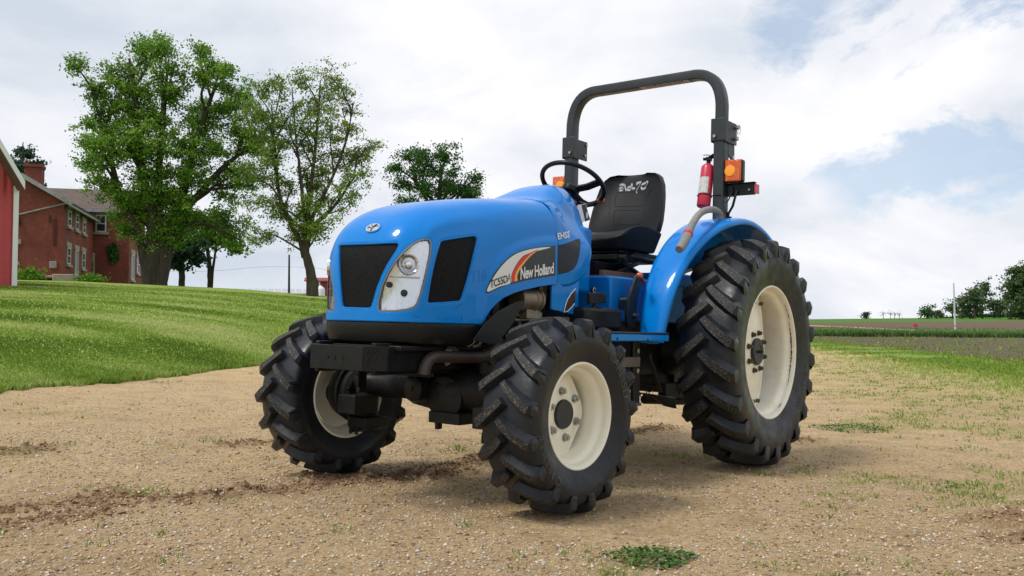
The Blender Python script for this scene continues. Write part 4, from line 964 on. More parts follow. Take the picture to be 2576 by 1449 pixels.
def relief(x, y, d):
    k = np.clip((40-d)/30, 0, 1)
    r = rut_amt(x, y)*np.clip(fbm(x*4, y*4, 3, 5)*2-.35, 0, 1)
    cl = fbm(x*14, y*14, 4, 3); fine = fbm(x*38, y*38, 3, 9)
    h = (fbm(x*.7, y*.7, 3, 1)-.5)*.035*k+(fbm(x*5, y*5, 3, 2)-.5)*.012+(fine-.5)*.009*np.clip((14-d)/8,0,1)
    h = h+r*(np.maximum(cl-.42, 0)*.13*np.clip((12-d)/4,.3,1)+.004); 
    return h, r
def grassy(x, y, px, d):
    n = fbm(x*1.3, y*1.3, 4, 21); n2 = fbm(x*6, y*6, 3, 22)
    right = np.clip((px-1500)/900, 0, 1); base = .36+.06*np.clip((2.9-d)/1.,0,1)
    bias = right*np.clip((d-5.5)/9, 0, 1)*.36 + right*.05+.04*np.clip((px-1200)/1300,0,1)
    left = np.clip((900-px)/900,0,1)*.02*np.clip((3.5-d),0,1)
    return np.clip((n*.6+n2*.4+bias+left-.60)*6, 0, 1)
bands_n = [None, 26, 26, 26, 40, 16, 16, 12]
cI = np.arange(len(AZ))
def ringdist(k):
    if k == 0:
        a = np.concatenate([np.linspace(.02,1.5,10)[:-1], np.geomspace(1.5, 1, 2)[:0]]); n = 470
        D0 = np.repeat(a[None,:], len(AZ), 0); t = np.linspace(0,1,n)
        D1 = 1.5*(KD[:,1:2]/1.5)**t[None,:]; return np.concatenate([D0, D1], 1)
    n = bands_n[k]; t = np.linspace(0,1,n)[None,:]; a = KD[:,k:k+1]; b = KD[:,k+1:k+2]; return a*(b/a)**t
KD[:,0] = KD[:,0]
def band_mesh(name, k, cols, m, detail=True):
    D = ringdist(k)[cols]; c2 = cols[:,None]+0*D.astype(int); x = CW.x+D*np.cos(AZ[cols])[:,None]; y = CW.y+D*np.sin(AZ[cols])[:,None]
    h = height(c2, D); px = PXC[cols][:,None]+0*D
    at_ = {}
    rel, r = relief(x, y, D)
    if k == 0: h = h+rel; at_['soil'] = r; at_['grassy'] = grassy(x, y, px, D)
    else:
        w = np.clip((D-KD[cols,k][:,None])/2.,0,1) if k == 1 else 1
        h = h + rel*(1-w) + w*(fbm(x*.25, y*.25, 3, 31)-.5)*.10*np.clip(D/40,.2,1)*(1 if k < 4 else 0)
    nc, nr = D.shape; v = np.stack([x, y, h], -1).reshape(-1,3)
    i = np.arange(nc-1)[:,None]; j = np.arange(nr-1)[None,:]; q = np.stack([i*nr+j, i*nr+j+1, (i+1)*nr+j+1, (i+1)*nr+j], -1).reshape(-1,4)[:, ::-1]
    o = npmesh(name, v, q, m)
    for nm, a in at_.items():
        A = o.data.attributes.new(nm, 'FLOAT', 'POINT'); A.data.foreach_set('value', a.astype(np.float32).ravel())
    return tag(o, kind='structure')
def ngmat(name): 
    m = bpy.data.materials.new(name); m.use_nodes = True; MATS[name] = m; return m, m.node_tree.nodes, m.node_tree.links, m.node_tree.nodes['Principled BSDF']
def rgbmix(N, L, a, b, f, mode='MIX'):
    x = N.new('ShaderNodeMix'); x.data_type = 'RGBA'; x.blend_type = mode
    for key, v in (('A',a),('B',b)):
        if isinstance(v, tuple): x.inputs[key].default_value = (*v,1)
        else: L.new(v, x.inputs[key])
    if isinstance(f, float): x.inputs['Factor'].default_value = f
    else: L.new(f, x.inputs['Factor'])
    return x.outputs['Result']
def noi(N, L, src, scale, det=6, rough=.6, lo=.3, hi=.7, dist=0.):
    n = N.new('ShaderNodeTexNoise'); n.inputs['Scale'].default_value = scale; n.inputs['Detail'].default_value = det; n.inputs['Roughness'].default_value = rough; n.inputs['Distortion'].default_value = dist; L.new(src, n.inputs['Vector'])
    r = N.new('ShaderNodeMapRange'); r.inputs['From Min'].default_value = lo; r.inputs['From Max'].default_value = hi; L.new(n.outputs['Fac'], r.inputs['Value']); return r.outputs[0]
m, N, L, b = ngmat('sandy_gravel'); b.inputs['Roughness'].default_value = .95; b.inputs['Specular IOR Level'].default_value = .2
tc = N.new('ShaderNodeTexCoord'); src = tc.outputs['Object']
c = rgbmix(N, L, (.65,.44,.225), (.79,.575,.315), noi(N,L,src,1.1,8,.7))
c = rgbmix(N, L, c, (.43,.285,.15), noi(N,L,src,5,8,.7,.52,.8))
c = rgbmix(N, L, c, (.24,.155,.085), noi(N,L,src,34,8,.8,.50,.66)); c = rgbmix(N, L, c, (.36,.225,.125), noi(N,L,src,2.4,8,.72,.53,.72)); c = rgbmix(N, L, c, (.46,.40,.17), noi(N,L,src,1.9,8,.75,.55,.78))
vo = N.new('ShaderNodeTexVoronoi'); vo.inputs['Scale'].default_value = 62; L.new(src, vo.inputs['Vector'])
cr = N.new('ShaderNodeValToRGB'); sep = N.new('ShaderNodeSeparateColor'); L.new(vo.outputs['Color'], sep.inputs[0]); L.new(sep.outputs[0], cr.inputs[0])
els = cr.color_ramp.elements; els[0].position = 0; els[0].color = (.26,.17,.09,1); els[1].position = 1; els[1].color = (.78,.66,.48,1)
for p, cc in ((.25,(.47,.32,.175,1)),(.5,(.58,.42,.235,1)),(.75,(.61,.44,.28,1)),(.88,(.48,.44,.34,1))): e = els.new(p); e.color = cc
c = rgbmix(N, L, c, cr.outputs[0], noi(N,L,src,7,8,.75,.35,.75))
at1 = N.new('ShaderNodeAttribute'); at1.attribute_name = 'soil'; at2 = N.new('ShaderNodeAttribute'); at2.attribute_name = 'grassy'
mt = N.new('ShaderNodeMath'); mt.operation = 'MULTIPLY'; L.new(at1.outputs['Fac'], mt.inputs[0]); L.new(noi(N,L,src,9,6,.7,.3,.6), mt.inputs[1])
c = rgbmix(N, L, c, (.235,.135,.072), mt.outputs[0])
mt2 = N.new('ShaderNodeMath'); mt2.operation = 'MULTIPLY'; L.new(at2.outputs['Fac'], mt2.inputs[0]); L.new(noi(N,L,src,16,6,.75,.35,.65), mt2.inputs[1])
gcol = rgbmix(N, L, (.22,.24,.05), (.44,.37,.14), noi(N,L,src,2.2,5,.6))
mt3 = N.new('ShaderNodeMath'); mt3.operation = 'MULTIPLY'; mt3.inputs[1].default_value = .8; L.new(mt2.outputs[0], mt3.inputs[0])
c = rgbmix(N, L, c, gcol, mt3.outputs[0]); L.new(c, b.inputs['Base Color'])
bp = N.new('ShaderNodeBump'); bp.inputs['Strength'].default_value = .7; bp.inputs['Distance'].default_value = .012; L.new(vo.outputs['Distance'], bp.inputs['Height'])
n3 = N.new('ShaderNodeTexNoise'); n3.inputs['Scale'].default_value = 40; n3.inputs['Detail'].default_value = 8; n3.inputs['Roughness'].default_value = .75; L.new(src, n3.inputs['Vector'])
bp2 = N.new('ShaderNodeBump'); bp2.inputs['Strength'].default_value = 1.; bp2.inputs['Distance'].default_value = .03; L.new(n3.outputs['Fac'], bp2.inputs['Height']); L.new(bp.outputs[0], bp2.inputs['Normal']); L.new(bp2.outputs[0], b.inputs['Normal'])
GRAV = m
def fieldmat(name, a, b_, s1, c3=None, s3=3, lo=.45, hi=.7, stretch=None, bump=.5, bs=8, sub=None):
    m, N, L, b = ngmat(name); b.inputs['Roughness'].default_value = .95; b.inputs['Specular IOR Level'].default_value = .1
    tc = N.new('ShaderNodeTexCoord'); mp = N.new('ShaderNodeMapping'); L.new(tc.outputs['Object'], mp.inputs[0]); src = mp.outputs[0]
    if stretch: mp.inputs['Rotation'].default_value = (0,0,-AZ0); mp.inputs['Scale'].default_value = stretch
    c = rgbmix(N, L, a, b_, noi(N,L,src,s1,8,.7))
    if c3: c = rgbmix(N, L, c, c3, noi(N,L,src,s3,8,.7,lo,hi))
    if sub: c = rgbmix(N, L, c, sub, noi(N,L,tc.outputs['Object'],14,6,.8,.45,.75))
    L.new(c, b.inputs['Base Color'])
    n3 = N.new('ShaderNodeTexNoise'); n3.inputs['Scale'].default_value = bs; n3.inputs['Detail'].default_value = 8; L.new(src, n3.inputs['Vector'])
    bp = N.new('ShaderNodeBump'); bp.inputs['Strength'].default_value = bump; bp.inputs['Distance'].default_value = .05; L.new(n3.outputs['Fac'], bp.inputs['Height']); L.new(bp.outputs[0], b.inputs['Normal'])
    return m
LAWN = fieldmat('mown_lawn', (.17,.25,.035), (.27,.36,.065), .6, (.42,.45,.17), .55, .46, .7, stretch=(1.6,.16,1), bs=18, sub=(.13,.23,.025))
LAWNR = fieldmat('rough_grass', (.12,.22,.03), (.22,.27,.07), .8, (.30,.26,.13), .9, .5, .7, bs=14)
PLOW = fieldmat('ploughed_soil', (.085,.065,.045), (.14,.11,.075), 1.0, (.13,.14,.06), .5, .5, .72, stretch=(1.0,.12,1), bs=9, bump=1.)
TALL = fieldmat('tall_grass', (.07,.14,.03), (.11,.19,.045), .5, (.16,.22,.08), .4, .5, .7, stretch=(.35,.12,1), bs=4)
BROWN = fieldmat('brown_field', (.125,.080,.060), (.155,.105,.08), .12, None, stretch=(.5,.1,1), bs=1)
GREENF = fieldmat('green_crop', (.055,.15,.015), (.085,.19,.025), .06, (.13,.20,.05), .05, .55, .75, stretch=(.6,.1,1), bs=1)
TRACK = fieldmat('pale_track', (.42,.31,.19), (.48,.37,.25), .5, bs=3)
leftc = np.arange(0, int(np.argmin(np.abs(fov-1300)))+1); rightc = np.arange(leftc[-1], 700); backc = np.concatenate([np.arange(699, 760), [0]])
allc = np.concatenate([np.arange(760), [0]])
band_mesh('ground', 0, allc, GRAV)
for k in (1,2,3): band_mesh('lawn', k, leftc, LAWN)
band_mesh('lawn', 1, rightc, LAWNR); band_mesh('ploughed_field', 2, rightc, PLOW); band_mesh('grass_bank', 3, rightc, TALL)
band_mesh('field', 4, leftc, GREENF); band_mesh('brown_field', 4, rightc, BROWN)
for k in (5,6): band_mesh('field', k, np.arange(700), GREENF)
for k in (1,2,3,4,5,6): band_mesh('lawn' if k < 4 else 'field', k, backc, LAWN if k < 4 else GREENF)
# pale farm track crossing the grass bank, as a thin strip of gravel
tk = []
for px, d in ((1990,140),(2045,135),(2120,124),(2200,112),(2262,103),(2300,99)):
    for dd in (-5.5, 5.5) if px < 2250 else (-2.5, 2.0): p = ground_at(px, d+dd); tk.append((p.x,p.y,p.z+.12))
tkm = MB(); tkm.add(tk, [(i*2,i*2+1,i*2+3,i*2+2) for i in range(5)]); tag(tkm.build('track', TRACK), kind='structure')

# ------------------------------------------------------------------ stones, grass, weeds
def tintmat(name, stops, rough=.8, transl=0.):
    m, N, L, b = ngmat(name); b.inputs['Roughness'].default_value = rough; b.inputs['Specular IOR Level'].default_value = .25
    a = N.new('ShaderNodeAttribute'); a.attribute_name = 'tint'; r = N.new('ShaderNodeValToRGB'); L.new(a.outputs['Fac'], r.inputs[0])
    e = r.color_ramp.elements; e[0].position = stops[0][0]; e[0].color = (*stops[0][1],1); e[1].position = stops[-1][0]; e[1].color = (*stops[-1][1],1)
    for p, c in stops[1:-1]: q = e.new(p); q.color = (*c,1)
    L.new(r.outputs[0], b.inputs['Base Color'])
    if transl:
        t = N.new('ShaderNodeBsdfTranslucent'); L.new(r.outputs[0], t.inputs[0]); x = N.new('ShaderNodeMixShader'); x.inputs[0].default_value = transl
        L.new(b.outputs[0], x.inputs[1]); L.new(t.outputs[0], x.inputs[2]); L.new(x.outputs[0], N['Material Output'].inputs[0])
    return m
def set_tint(o, per_face):
    A = o.data.attributes.new('tint','FLOAT','FACE'); A.data.foreach_set('value', np.asarray(per_face, np.float32))
def screen_scatter(n, px0, px1, d0, d1, power=1.):
    px = rng.uniform(px0, px1, n); d = d0*(d1/d0)**(rng.random(n)**power)
    ci = np.clip(np.searchsorted(fov, px), 0, 699); x = CW.x+d*np.cos(AZ[ci]); y = CW.y+d*np.sin(AZ[ci])
    az = np.array([AZ0]) ; 
    # keep exact azimuth
    azp = AZ0-np.arctan((px-1288)/FOC*math.cos(PIT)); x = CW.x+d*np.cos(azp); y = CW.y+d*np.sin(azp)
    return px, d, ci, x, y
def surf_z(ci, d, x, y):
    rel, r = relief(x, y, d); return height(ci, d)+rel, r
STONE = tintmat('gravel_stones', [(0,(.17,.11,.07)),(.3,(.40,.28,.17)),(.45,(.56,.42,.25)),(.6,(.60,.44,.255)),(.8,(.48,.44,.38)),(1,(.72,.66,.55))], .9)
n = 95000; px, d, ci, x, y = screen_scatter(n, -200, 2776, 2.3, 12, .9); z, r = surf_z(ci, d, x, y)
size = np.clip(np.exp(rng.normal(0, .42, n))*.0036*(.6+.35*np.sqrt(d)/1.6), 0, .0085)
dens = fbm(x*1.1, y*1.1, 3, 41); keep = rng.random(n) < np.clip((dens-.25)*2.2, .12, 1); 
x,y,z,size = x[keep],y[keep],z[keep],size[keep]; n = len(x)
base = np.array([(1,0,0),(-1,0,0),(0,1,0),(0,-1,0),(0,0,1),(0,0,-1)], float)
bf = np.array([(0,2,4),(2,1,4),(1,3,4),(3,0,4),(2,0,5),(1,2,5),(3,1,5),(0,3,5)])
jit = rng.uniform(.55,1.3,(n,6,1))*base[None]; jit += rng.normal(0,.18,(n,6,3)); ang = rng.random(n)*2*PI; ca_, sa_ = np.cos(ang)[:,None], np.sin(ang)[:,None]
jx = jit[...,0]*1.25; jy = jit[...,1]; vv = np.stack([jx*ca_-jy*sa_, jx*sa_+jy*ca_, jit[...,2]*.7], -1)*size[:,None,None]+np.stack([x,y,z+size*.25],-1)[:,None]
o = npmesh('gravel', vv.reshape(-1,3), (bf[None]+np.arange(n)[:,None,None]*6).reshape(-1,3), STONE, smooth=True); set_tint(o, np.repeat(rng.random(n), 8)); tag(o, 'loose pale stones and gravel strewn over the yard', 'gravel', kind='stuff')
def clods():
    n = 4200; P_ = []
    for r_ in RUTW:
        for a, b in zip(r_[:-1], r_[1:]): P_.append((a, b, (b-a).length))
    tot = sum(p[2] for p in P_); xs=[]; 
    for a, b, l in P_:
        k = int(n*l/tot); t = rng.random(k); q = np.outer(1-t, [a.x,a.y])+np.outer(t,[b.x,b.y])+rng.normal(0,.055,(k,2)); xs.append(q)
    q = np.concatenate(xs); dx = q-CXY; d = np.hypot(dx[:,0],dx[:,1]); azp = np.arctan2(dx[:,1],dx[:,0]); azp = np.where(azp-AZ0>PI, azp-2*PI, azp); azp = np.where(azp-AZ0<-PI, azp+2*PI, azp)
    px = 1288+np.tan(AZ0-azp)*FOC; ci = np.clip(np.searchsorted(fov, px), 0, 699); z, r = surf_z(ci, d, q[:,0], q[:,1]); n = len(q); size = np.clip(np.exp(rng.normal(0,.5,n))*.0060, 0, .014)
    jit = rng.uniform(.6,1.3,(n,6,1))*base[None]+rng.normal(0,.25,(n,6,3)); vv = jit*size[:,None,None]*np.array([1,1,.7])+np.stack([q[:,0],q[:,1],z+size*.3],-1)[:,None]
    o = npmesh('dirt', vv.reshape(-1,3), (bf[None]+np.arange(n)[:,None,None]*6).reshape(-1,3), tintmat('brown_clods', [(0,(.15,.085,.045)),(1,(.33,.21,.12))], .95), smooth=False); set_tint(o, np.repeat(rng.random(n), 8)); tag(o, 'crumbled brown clods along the wheel ruts', 'dirt', kind='stuff')
clods()
def blades(name, x, y, z, h, w, lean, m, tint, label=None, cat='grass', bend=True):
    n = len(x); a = rng.random(n)*2*PI; wx, wy = np.cos(a)*w/2, np.sin(a)*w/2; b = rng.random(n)*2*PI; lx, ly = np.cos(b)*lean*h, np.sin(b)*lean*h
    v = np.empty((n,5,3)); v[:,0] = np.stack([x-wx,y-wy,z-.003],-1); v[:,1] = np.stack([x+wx,y+wy,z-.003],-1)
    v[:,2] = np.stack([x-wx*.8+lx*.35,y-wy*.8+ly*.35,z+h*.55],-1); v[:,3] = np.stack([x+wx*.8+lx*.35,y+wy*.8+ly*.35,z+h*.55],-1); v[:,4] = np.stack([x+lx,y+ly,z+h*.98],-1)
    f = np.array([(0,1,3),(0,3,2),(2,3,4)])[None]+np.arange(n)[:,None,None]*5
    o = npmesh(name, v.reshape(-1,3), f.reshape(-1,3), m, smooth=False); set_tint(o, np.repeat(tint, 3)); tag(o, label, cat, kind='stuff'); return o
GRASSM = tintmat('grass_blades', [(0,(.10,.20,.02)),(.45,(.18,.30,.04)),(.75,(.30,.36,.08)),(1,(.48,.43,.18))], .7, .3)
# thin grass in the gravel: little tufts
n = 9000; px, d, ci, x, y = screen_scatter(n, -200, 2776, 2.4, 22, .8); g = grassy(x, y, px, d); keep = (rng.random(n) < g*.85+.012) & ~((px<1450)&(d>6.5)&(rng.random(n)<.8)); px,d,ci,x,y = [q[keep] for q in (px,d,ci,x,y)]
k = 9; rep = lambda q: np.repeat(q, k); X = rep(x)+rng.normal(0,.022,len(x)*k)*rep(np.sqrt(d)*.6); Y = rep(y)+rng.normal(0,.022,len(x)*k)*rep(np.sqrt(d)*.6); D_ = rep(d); C_ = rep(ci); Z, _ = surf_z(C_, D_, X, Y)
H = rng.uniform(.009,.030,len(X)); blades('grass', X, Y, Z, H, .0022+.0007*D_, rng.uniform(.3,1.3,len(X)), GRASSM, np.clip(rep(rng.beta(2,2,len(x)))*.9+rng.normal(0,.12,len(X)),0,1), 'sparse short grass growing through the gravel')
# lawn blades
LAWNB = tintmat('lawn_blades', [(0,(.11,.19,.02)),(.45,(.22,.33,.045)),(.8,(.36,.45,.11)),(1,(.50,.52,.22))], .75, .35)
n = 170000; px = rng.uniform(-250, 1250, n); ci = np.clip(np.searchsorted(fov, px),0,699); de = KD[ci,1]; d = (de-.25)*(46/(de-.25))**(rng.random(n)**1.25)
d = d+np.where(d<de+.3, (fbm(px*.02, px*0, 3, 77)-.5)*1.0, 0); azp = AZ0-np.arctan((px-1288)/FOC*math.cos(PIT)); x = CW.x+d*np.cos(azp); y = CW.y+d*np.sin(azp); z = height(ci, d)
z = z+(fbm(x*.25, y*.25, 3, 31)-.5)*.10*np.clip(d/40,.2,1)*np.clip((d-de)/2.,0,1)
strp = fbm(d*.55+px*.0015, px*.0022, 3, 55); edge = np.clip(1-(d-de)/1.0, 0, 1)
blades('grass', x, y, z, rng.uniform(.018,.045,n)*(1+edge*1.0), .004+.0011*d, rng.uniform(.1,.8,n), LAWNB, np.clip(rng.normal(.45,.2,n)+(strp-.5)*2.2,0,1), 'dense mown grass covering the sloping lawn')
n = 60000; px = rng.uniform(1700, 2830, n); ci = np.clip(np.searchsorted(fov, px),0,699); de = KD[ci,1]; de2 = KD[ci,2]; d = de*.62*((de2+.8)/(de*.62))**(rng.random(n)); azp = AZ0-np.arctan((px-1288)/FOC*math.cos(PIT)); x = CW.x+d*np.cos(azp); y = CW.y+d*np.sin(azp); z = height(ci,d)
fr_ = np.clip((d-de*.62)/(de*.38), 0, 1); keep = rng.random(n) < np.clip(fr_**1.5*(fbm(x*.9,y*.9,4,71)*3.0-1.05), 0, .75); x,y,z,d,fr_ = [q[keep] for q in (x,y,z,d,fr_)]
blades('grass', x, y, z, rng.uniform(.02,.06,len(x)), .004+.0012*d, rng.uniform(.2,.8,len(x)), LAWNB, np.clip(rng.normal(.90,.14,len(x))-.50*np.clip(fr_*2.4-1.4,0,1),0,1), 'yellowish grass fringe between the yard and the ploughed field')
n = 3500; px = rng.uniform(1900, 2830, n); ci = np.clip(np.searchsorted(fov, px),0,699); d = KD[ci,2]+(KD[ci,3]-KD[ci,2])*rng.random(n)**1.6; azp = AZ0-np.arctan((px-1288)/FOC*math.cos(PIT)); x = CW.x+d*np.cos(azp); y = CW.y+d*np.sin(azp); z = height(ci,d)
kp = fbm(x*.5,y*.5,3,83) > .47; x,y,z,d = x[kp],y[kp],z[kp],d[kp]
blades('grass', x, y, z, rng.uniform(.04,.12,len(x)), .01+.001*d, rng.uniform(.3,.9,len(x)), LAWNB, np.clip(rng.normal(.4,.2,len(x)),0,1), 'scattered green weeds coming up in the ploughed field')
# tall grass tops on the bank
n = 26000; px = rng.uniform(1850, 2830, n); ci = np.clip(np.searchsorted(fov, px),0,699); d = KD[ci,3]+(KD[ci,4]-KD[ci,3])*rng.random(n)**2.2; azp = AZ0-np.arctan((px-1288)/FOC*math.cos(PIT)); x = CW.x+d*np.cos(azp); y = CW.y+d*np.sin(azp); z = height(ci,d)
hh = np.where(d < KD[ci,3]+10, rng.uniform(.2,.42,n), rng.uniform(.1,.25,n))*(.6+.8*fbm(x*.15,y*.15,2,91))
blades('grass', x, y, z, hh, .12+.0*d, rng.uniform(.1,.5,n), tintmat('bank_grass', [(0,(.05,.10,.024)),(.6,(.11,.19,.05)),(1,(.20,.27,.10))], .8, .25), np.clip(rng.normal(.45,.22,n)+.5*np.clip((d-KD[ci,3]-8)/25,0,1),0,1), 'tall dark grass on the bank beyond the ploughed field')
def weed(pxc, row, rx, ry, n, name, label, lsz, lo=0, tone=(.03,.11,.012)):
    c = on_plane(pxc, row); d0 = math.hypot(c.x-CW.x, c.y-CW.y); fa = V((math.cos(AZ0),math.sin(AZ0),0)); ra = V((math.sin(AZ0),-math.cos(AZ0),0)); vs=[]; fs=[]; tt=[]
    for i in range(n):
        r = math.sqrt(rnd.random()); t = rnd.random()*2*PI; a = r*math.cos(t)*(1+.25*math.sin(3*t)); b = r*math.sin(t); p = c+ra*a*rx+fa*b*ry
        hgt = lsz*2.6*(1-r*r*.85)*rnd.uniform(.4,1.1)+.004; q = p+V((rnd.gauss(0,.3)*lsz,rnd.gauss(0,.3)*lsz,hgt))
        s = lsz*rnd.uniform(.5,1.15); u = V((rnd.gauss(0,1),rnd.gauss(0,1),rnd.gauss(0,.35))).normalized(); w = u.cross(V((rnd.gauss(0,.4),rnd.gauss(0,.4),1))).normalized(); k = len(vs)
        vs += [q-u*s*.1, q+u*s*.4+w*s*.42, q+u*s*.95+w*s*.30, q+u*s*1.05, q+u*s*.95-w*s*.30, q+u*s*.4-w*s*.42]; fs.append((k,k+1,k+2,k+3)); fs.append((k,k+3,k+4,k+5)); tv = min(1,max(0,rnd.gauss(.45,.25))); tt += [tv,tv]
        vs += [p+V((-.001,0,-.005)), p+V((.001,0,-.005)), q]; 
        fs.append((k+6,k+7,k+8,k+8)) if False else None
    me = np.array([tuple(v) for v in vs]); o = npmesh(name, me, np.array(fs), tintmat(name+'_leaf', [(0,(.02,.075,.010)),(.6,(.05,.15,.018)),(1,(.12,.24,.04))], .55, .25), smooth=False); set_tint(o, tt); tag(o, label, 'weed', 'weeds in the gravel')
weed(1632,1412,.150,.125,620,'clover_clump','bright green leafy weed clump low in the gravel in front of the tractor',.014)
weed(2140,1082,.34,.28,800,'weed_patch','wide flat patch of green weeds behind the rear wheel',.016)
weed(1780,1110,.05,.04,60,'small_weed','small green weed sprouting just in front of the rear tyre',.012)
weed(2375,1225,.07,.05,60,'small_weed','small green weed in the open gravel right of the tractor',.012)
weed(2245,1068,.09,.06,60,'small_weed','tiny weed at the far end of the wide green patch',.012)
# ------------------------------------------------------------------ trees
BARK = mat('bark', (.10,.085,.065), .95, col2=(.045,.038,.03), vscale=3, bump=1., bscale=6, stretch=(3,3,.5), coords='Object', spec=.1)
def leafmat(name, dark, mid, light): return tintmat(name, [(0,dark),(.5,mid),(1,light)], .6, .35)
LEAF1 = leafmat('maple_leaves', (.05,.125,.012), (.15,.30,.030), (.33,.52,.08))
LEAF2 = leafmat('young_leaves', (.09,.16,.022), (.19,.29,.045), (.34,.44,.10))
LEAF3 = leafmat('dark_leaves', (.020,.07,.012), (.050,.14,.022), (.10,.22,.04))
LEAFC = leafmat('conifer_needles', (.02,.055,.03), (.04,.09,.05), (.07,.13,.07))
LEAFD = leafmat('distant_leaves', (.05,.09,.035), (.10,.16,.06), (.16,.22,.09))
def tree(name, label, group, stems, lobes, dist, lm, leaf, per, spread, seed, sub=9, droop=0., rlimb=.10, twig=.02, depth=.7):
    """stems: list of paths [(px,row,radius_m)...]; lobes: (px,row,rx,ry[,density]) in photo pixels at this distance"""
    g = random.Random(seed); npg = np.random.default_rng(seed); sc_ = dist/FOC
    fa = V((math.cos(AZ0),math.sin(AZ0),0)); ra = V((math.sin(AZ0),-math.cos(AZ0),0)); up = V((0,0,1))
    root = empty(name, stems_base := at(stems[0][0][0], stems[0][0][1], dist)); tag(root, label, 'tree', group)
    root_l = root.location.copy(); tm = MB(); nodes = []
    for st in stems:
        P_ = []; off = g.uniform(-.5,.5)
        for i, (px, row, r) in enumerate(st): P_.append(at(px, row, dist)+fa*off*i/len(st))
        C_ = catmull(P_, 5); rr_ = [float(np.interp(i/5, range(len(st)), [q[2] for q in st])) for i in range(len(C_))]
        for i, p in enumerate(C_): C_[i] = p+V((g.gauss(0,.3),g.gauss(0,.3),0))*rr_[i]*.35
        C_[0] = C_[0]-up*.6
        tm.tube([p-root_l for p in C_], rr_, 10)
        for i, p in enumerate(C_):
            if i > len(C_)*.25: nodes.append((p, rr_[i]))
    tips = []
    for lb in lobes:
        px, row, rx, ry = lb[:4]; den = lb[4] if len(lb) > 4 else 1.
        c = at(px, row, dist); dz_ = g.uniform(-1,1)*depth*max(rx,ry)*sc_*1.6; c = c+fa*dz_
        R_ = V((rx*sc_, (rx+ry)/2*sc_, ry*sc_))
        best = min(nodes, key=lambda q: (q[0]-c).length+(6 if q[0].z > c.z-.15*(c.z-root_l.z) else 0)+g.random()*1.2)
        s = best[0]; L_ = (c-s).length; mid1 = s.lerp(c,.35)+up*L_*.10+V((g.gauss(0,1),g.gauss(0,1),0))*L_*.05; mid2 = s.lerp(c,.7)+up*L_*.08+V((g.gauss(0,1),g.gauss(0,1),g.gauss(0,.5)))*L_*.05
        r0 = min(best[1]*.75, rlimb); path = catmull([s, mid1, mid2, c], 4); tm.tube([p-root_l for p in path], [r0+(twig*1.3-r0)*i/(len(path)-1) for i in range(len(path))], 6)
        k = max(4, int(sub*den*(rx*ry)/(2500.)))
        for i in range(k):
            while True:
                u = V((g.uniform(-1,1),g.uniform(-1,1),g.uniform(-1,1)))
                if .25 < u.length < 1: break
            u = u*(u.length**-.35); e = c+ra*u.x*R_.x+fa*u.y*R_.y+up*(u.z*R_.z-droop*abs(u.x)*R_.z)
            a = path[g.randrange(int(len(path)*.45), len(path))]; q = a.lerp(e,.5)+up*(e-a).length*.10+V((g.gauss(0,.08),g.gauss(0,.08),g.gauss(0,.08)))*(e-a).length
            tm.tube([p-root_l for p in (a, q, e)], [twig, twig*.7, twig*.35], 4, cap=False)
            tips.append((e, 1.)); tips.append((q.lerp(e,.45), .8)); 
            for j in range(2):
                e2 = q.lerp(e,.6)+V((g.gauss(0,1),g.gauss(0,1),g.gauss(0,.8)))*spread*1.4; tm.tube([p-root_l for p in (q.lerp(e,.3), e2)], [twig*.5, twig*.25], 3, cap=False); tips.append((e2,.8))
    tm.build('trunk', BARK, root, angle=60)
    T_ = np.array([tuple(t[0]-root_l) for t in tips]); n = int(len(T_)*per); idx = npg.integers(0, len(T_), n)
    cen = T_[idx]+npg.normal(0, 1, (n,3))*spread*np.array([1,1,.62])*npg.uniform(.5,1.1,(n,1)); cl_t = npg.random(len(T_))[idx]
    u = npg.normal(0,1,(n,3)); u /= np.linalg.norm(u,axis=1)[:,None]; w = npg.normal(0,1,(n,3)); w[:,2] += .6; w = np.cross(u, w); w /= np.linalg.norm(w,axis=1)[:,None]+1e-9
    s_l = leaf*npg.uniform(.55,1.25,(n,1)); v = np.stack([cen-u*s_l*.5, cen+w*s_l*.38, cen+u*s_l*.5, cen-w*s_l*.38], 1)
    o = npmesh('crown', v.reshape(-1,3), np.arange(n*4).reshape(-1,4), lm, root, smooth=False); set_tint(o, np.clip(cl_t*.55+npg.random(n)*.45+npg.normal(0,.05,n),0,1))
    return root
G1 = 'trees round the old house'
def lobefill(outline_pts, n, r0, r1, seed, den=1.):
    g = random.Random(seed); xs=[p[0] for p in outline_pts]; ys=[p[1] for p in outline_pts]; out=[]
    def ins(x,y):
        c=False; j=len(outline_pts)-1
        for i in range(len(outline_pts)):
            xi,yi=outline_pts[i]; xj,yj=outline_pts[j]
            if (yi>y)!=(yj>y) and x<(xj-xi)*(y-yi)/(yj-yi)+xi: c=not c
            j=i
        return c
    tries=0
    while len(out)<n and tries<4000:
        tries+=1; x=g.uniform(min(xs),max(xs)); y=g.uniform(min(ys),max(ys)); r=g.uniform(r0,r1)
        if not ins(x,y) or any(math.hypot(x-o[0],y-o[1])<(r+o[2])*.55 for o in out): continue
        out.append((x,y,r,r*g.uniform(.7,1.0),den))
    return out
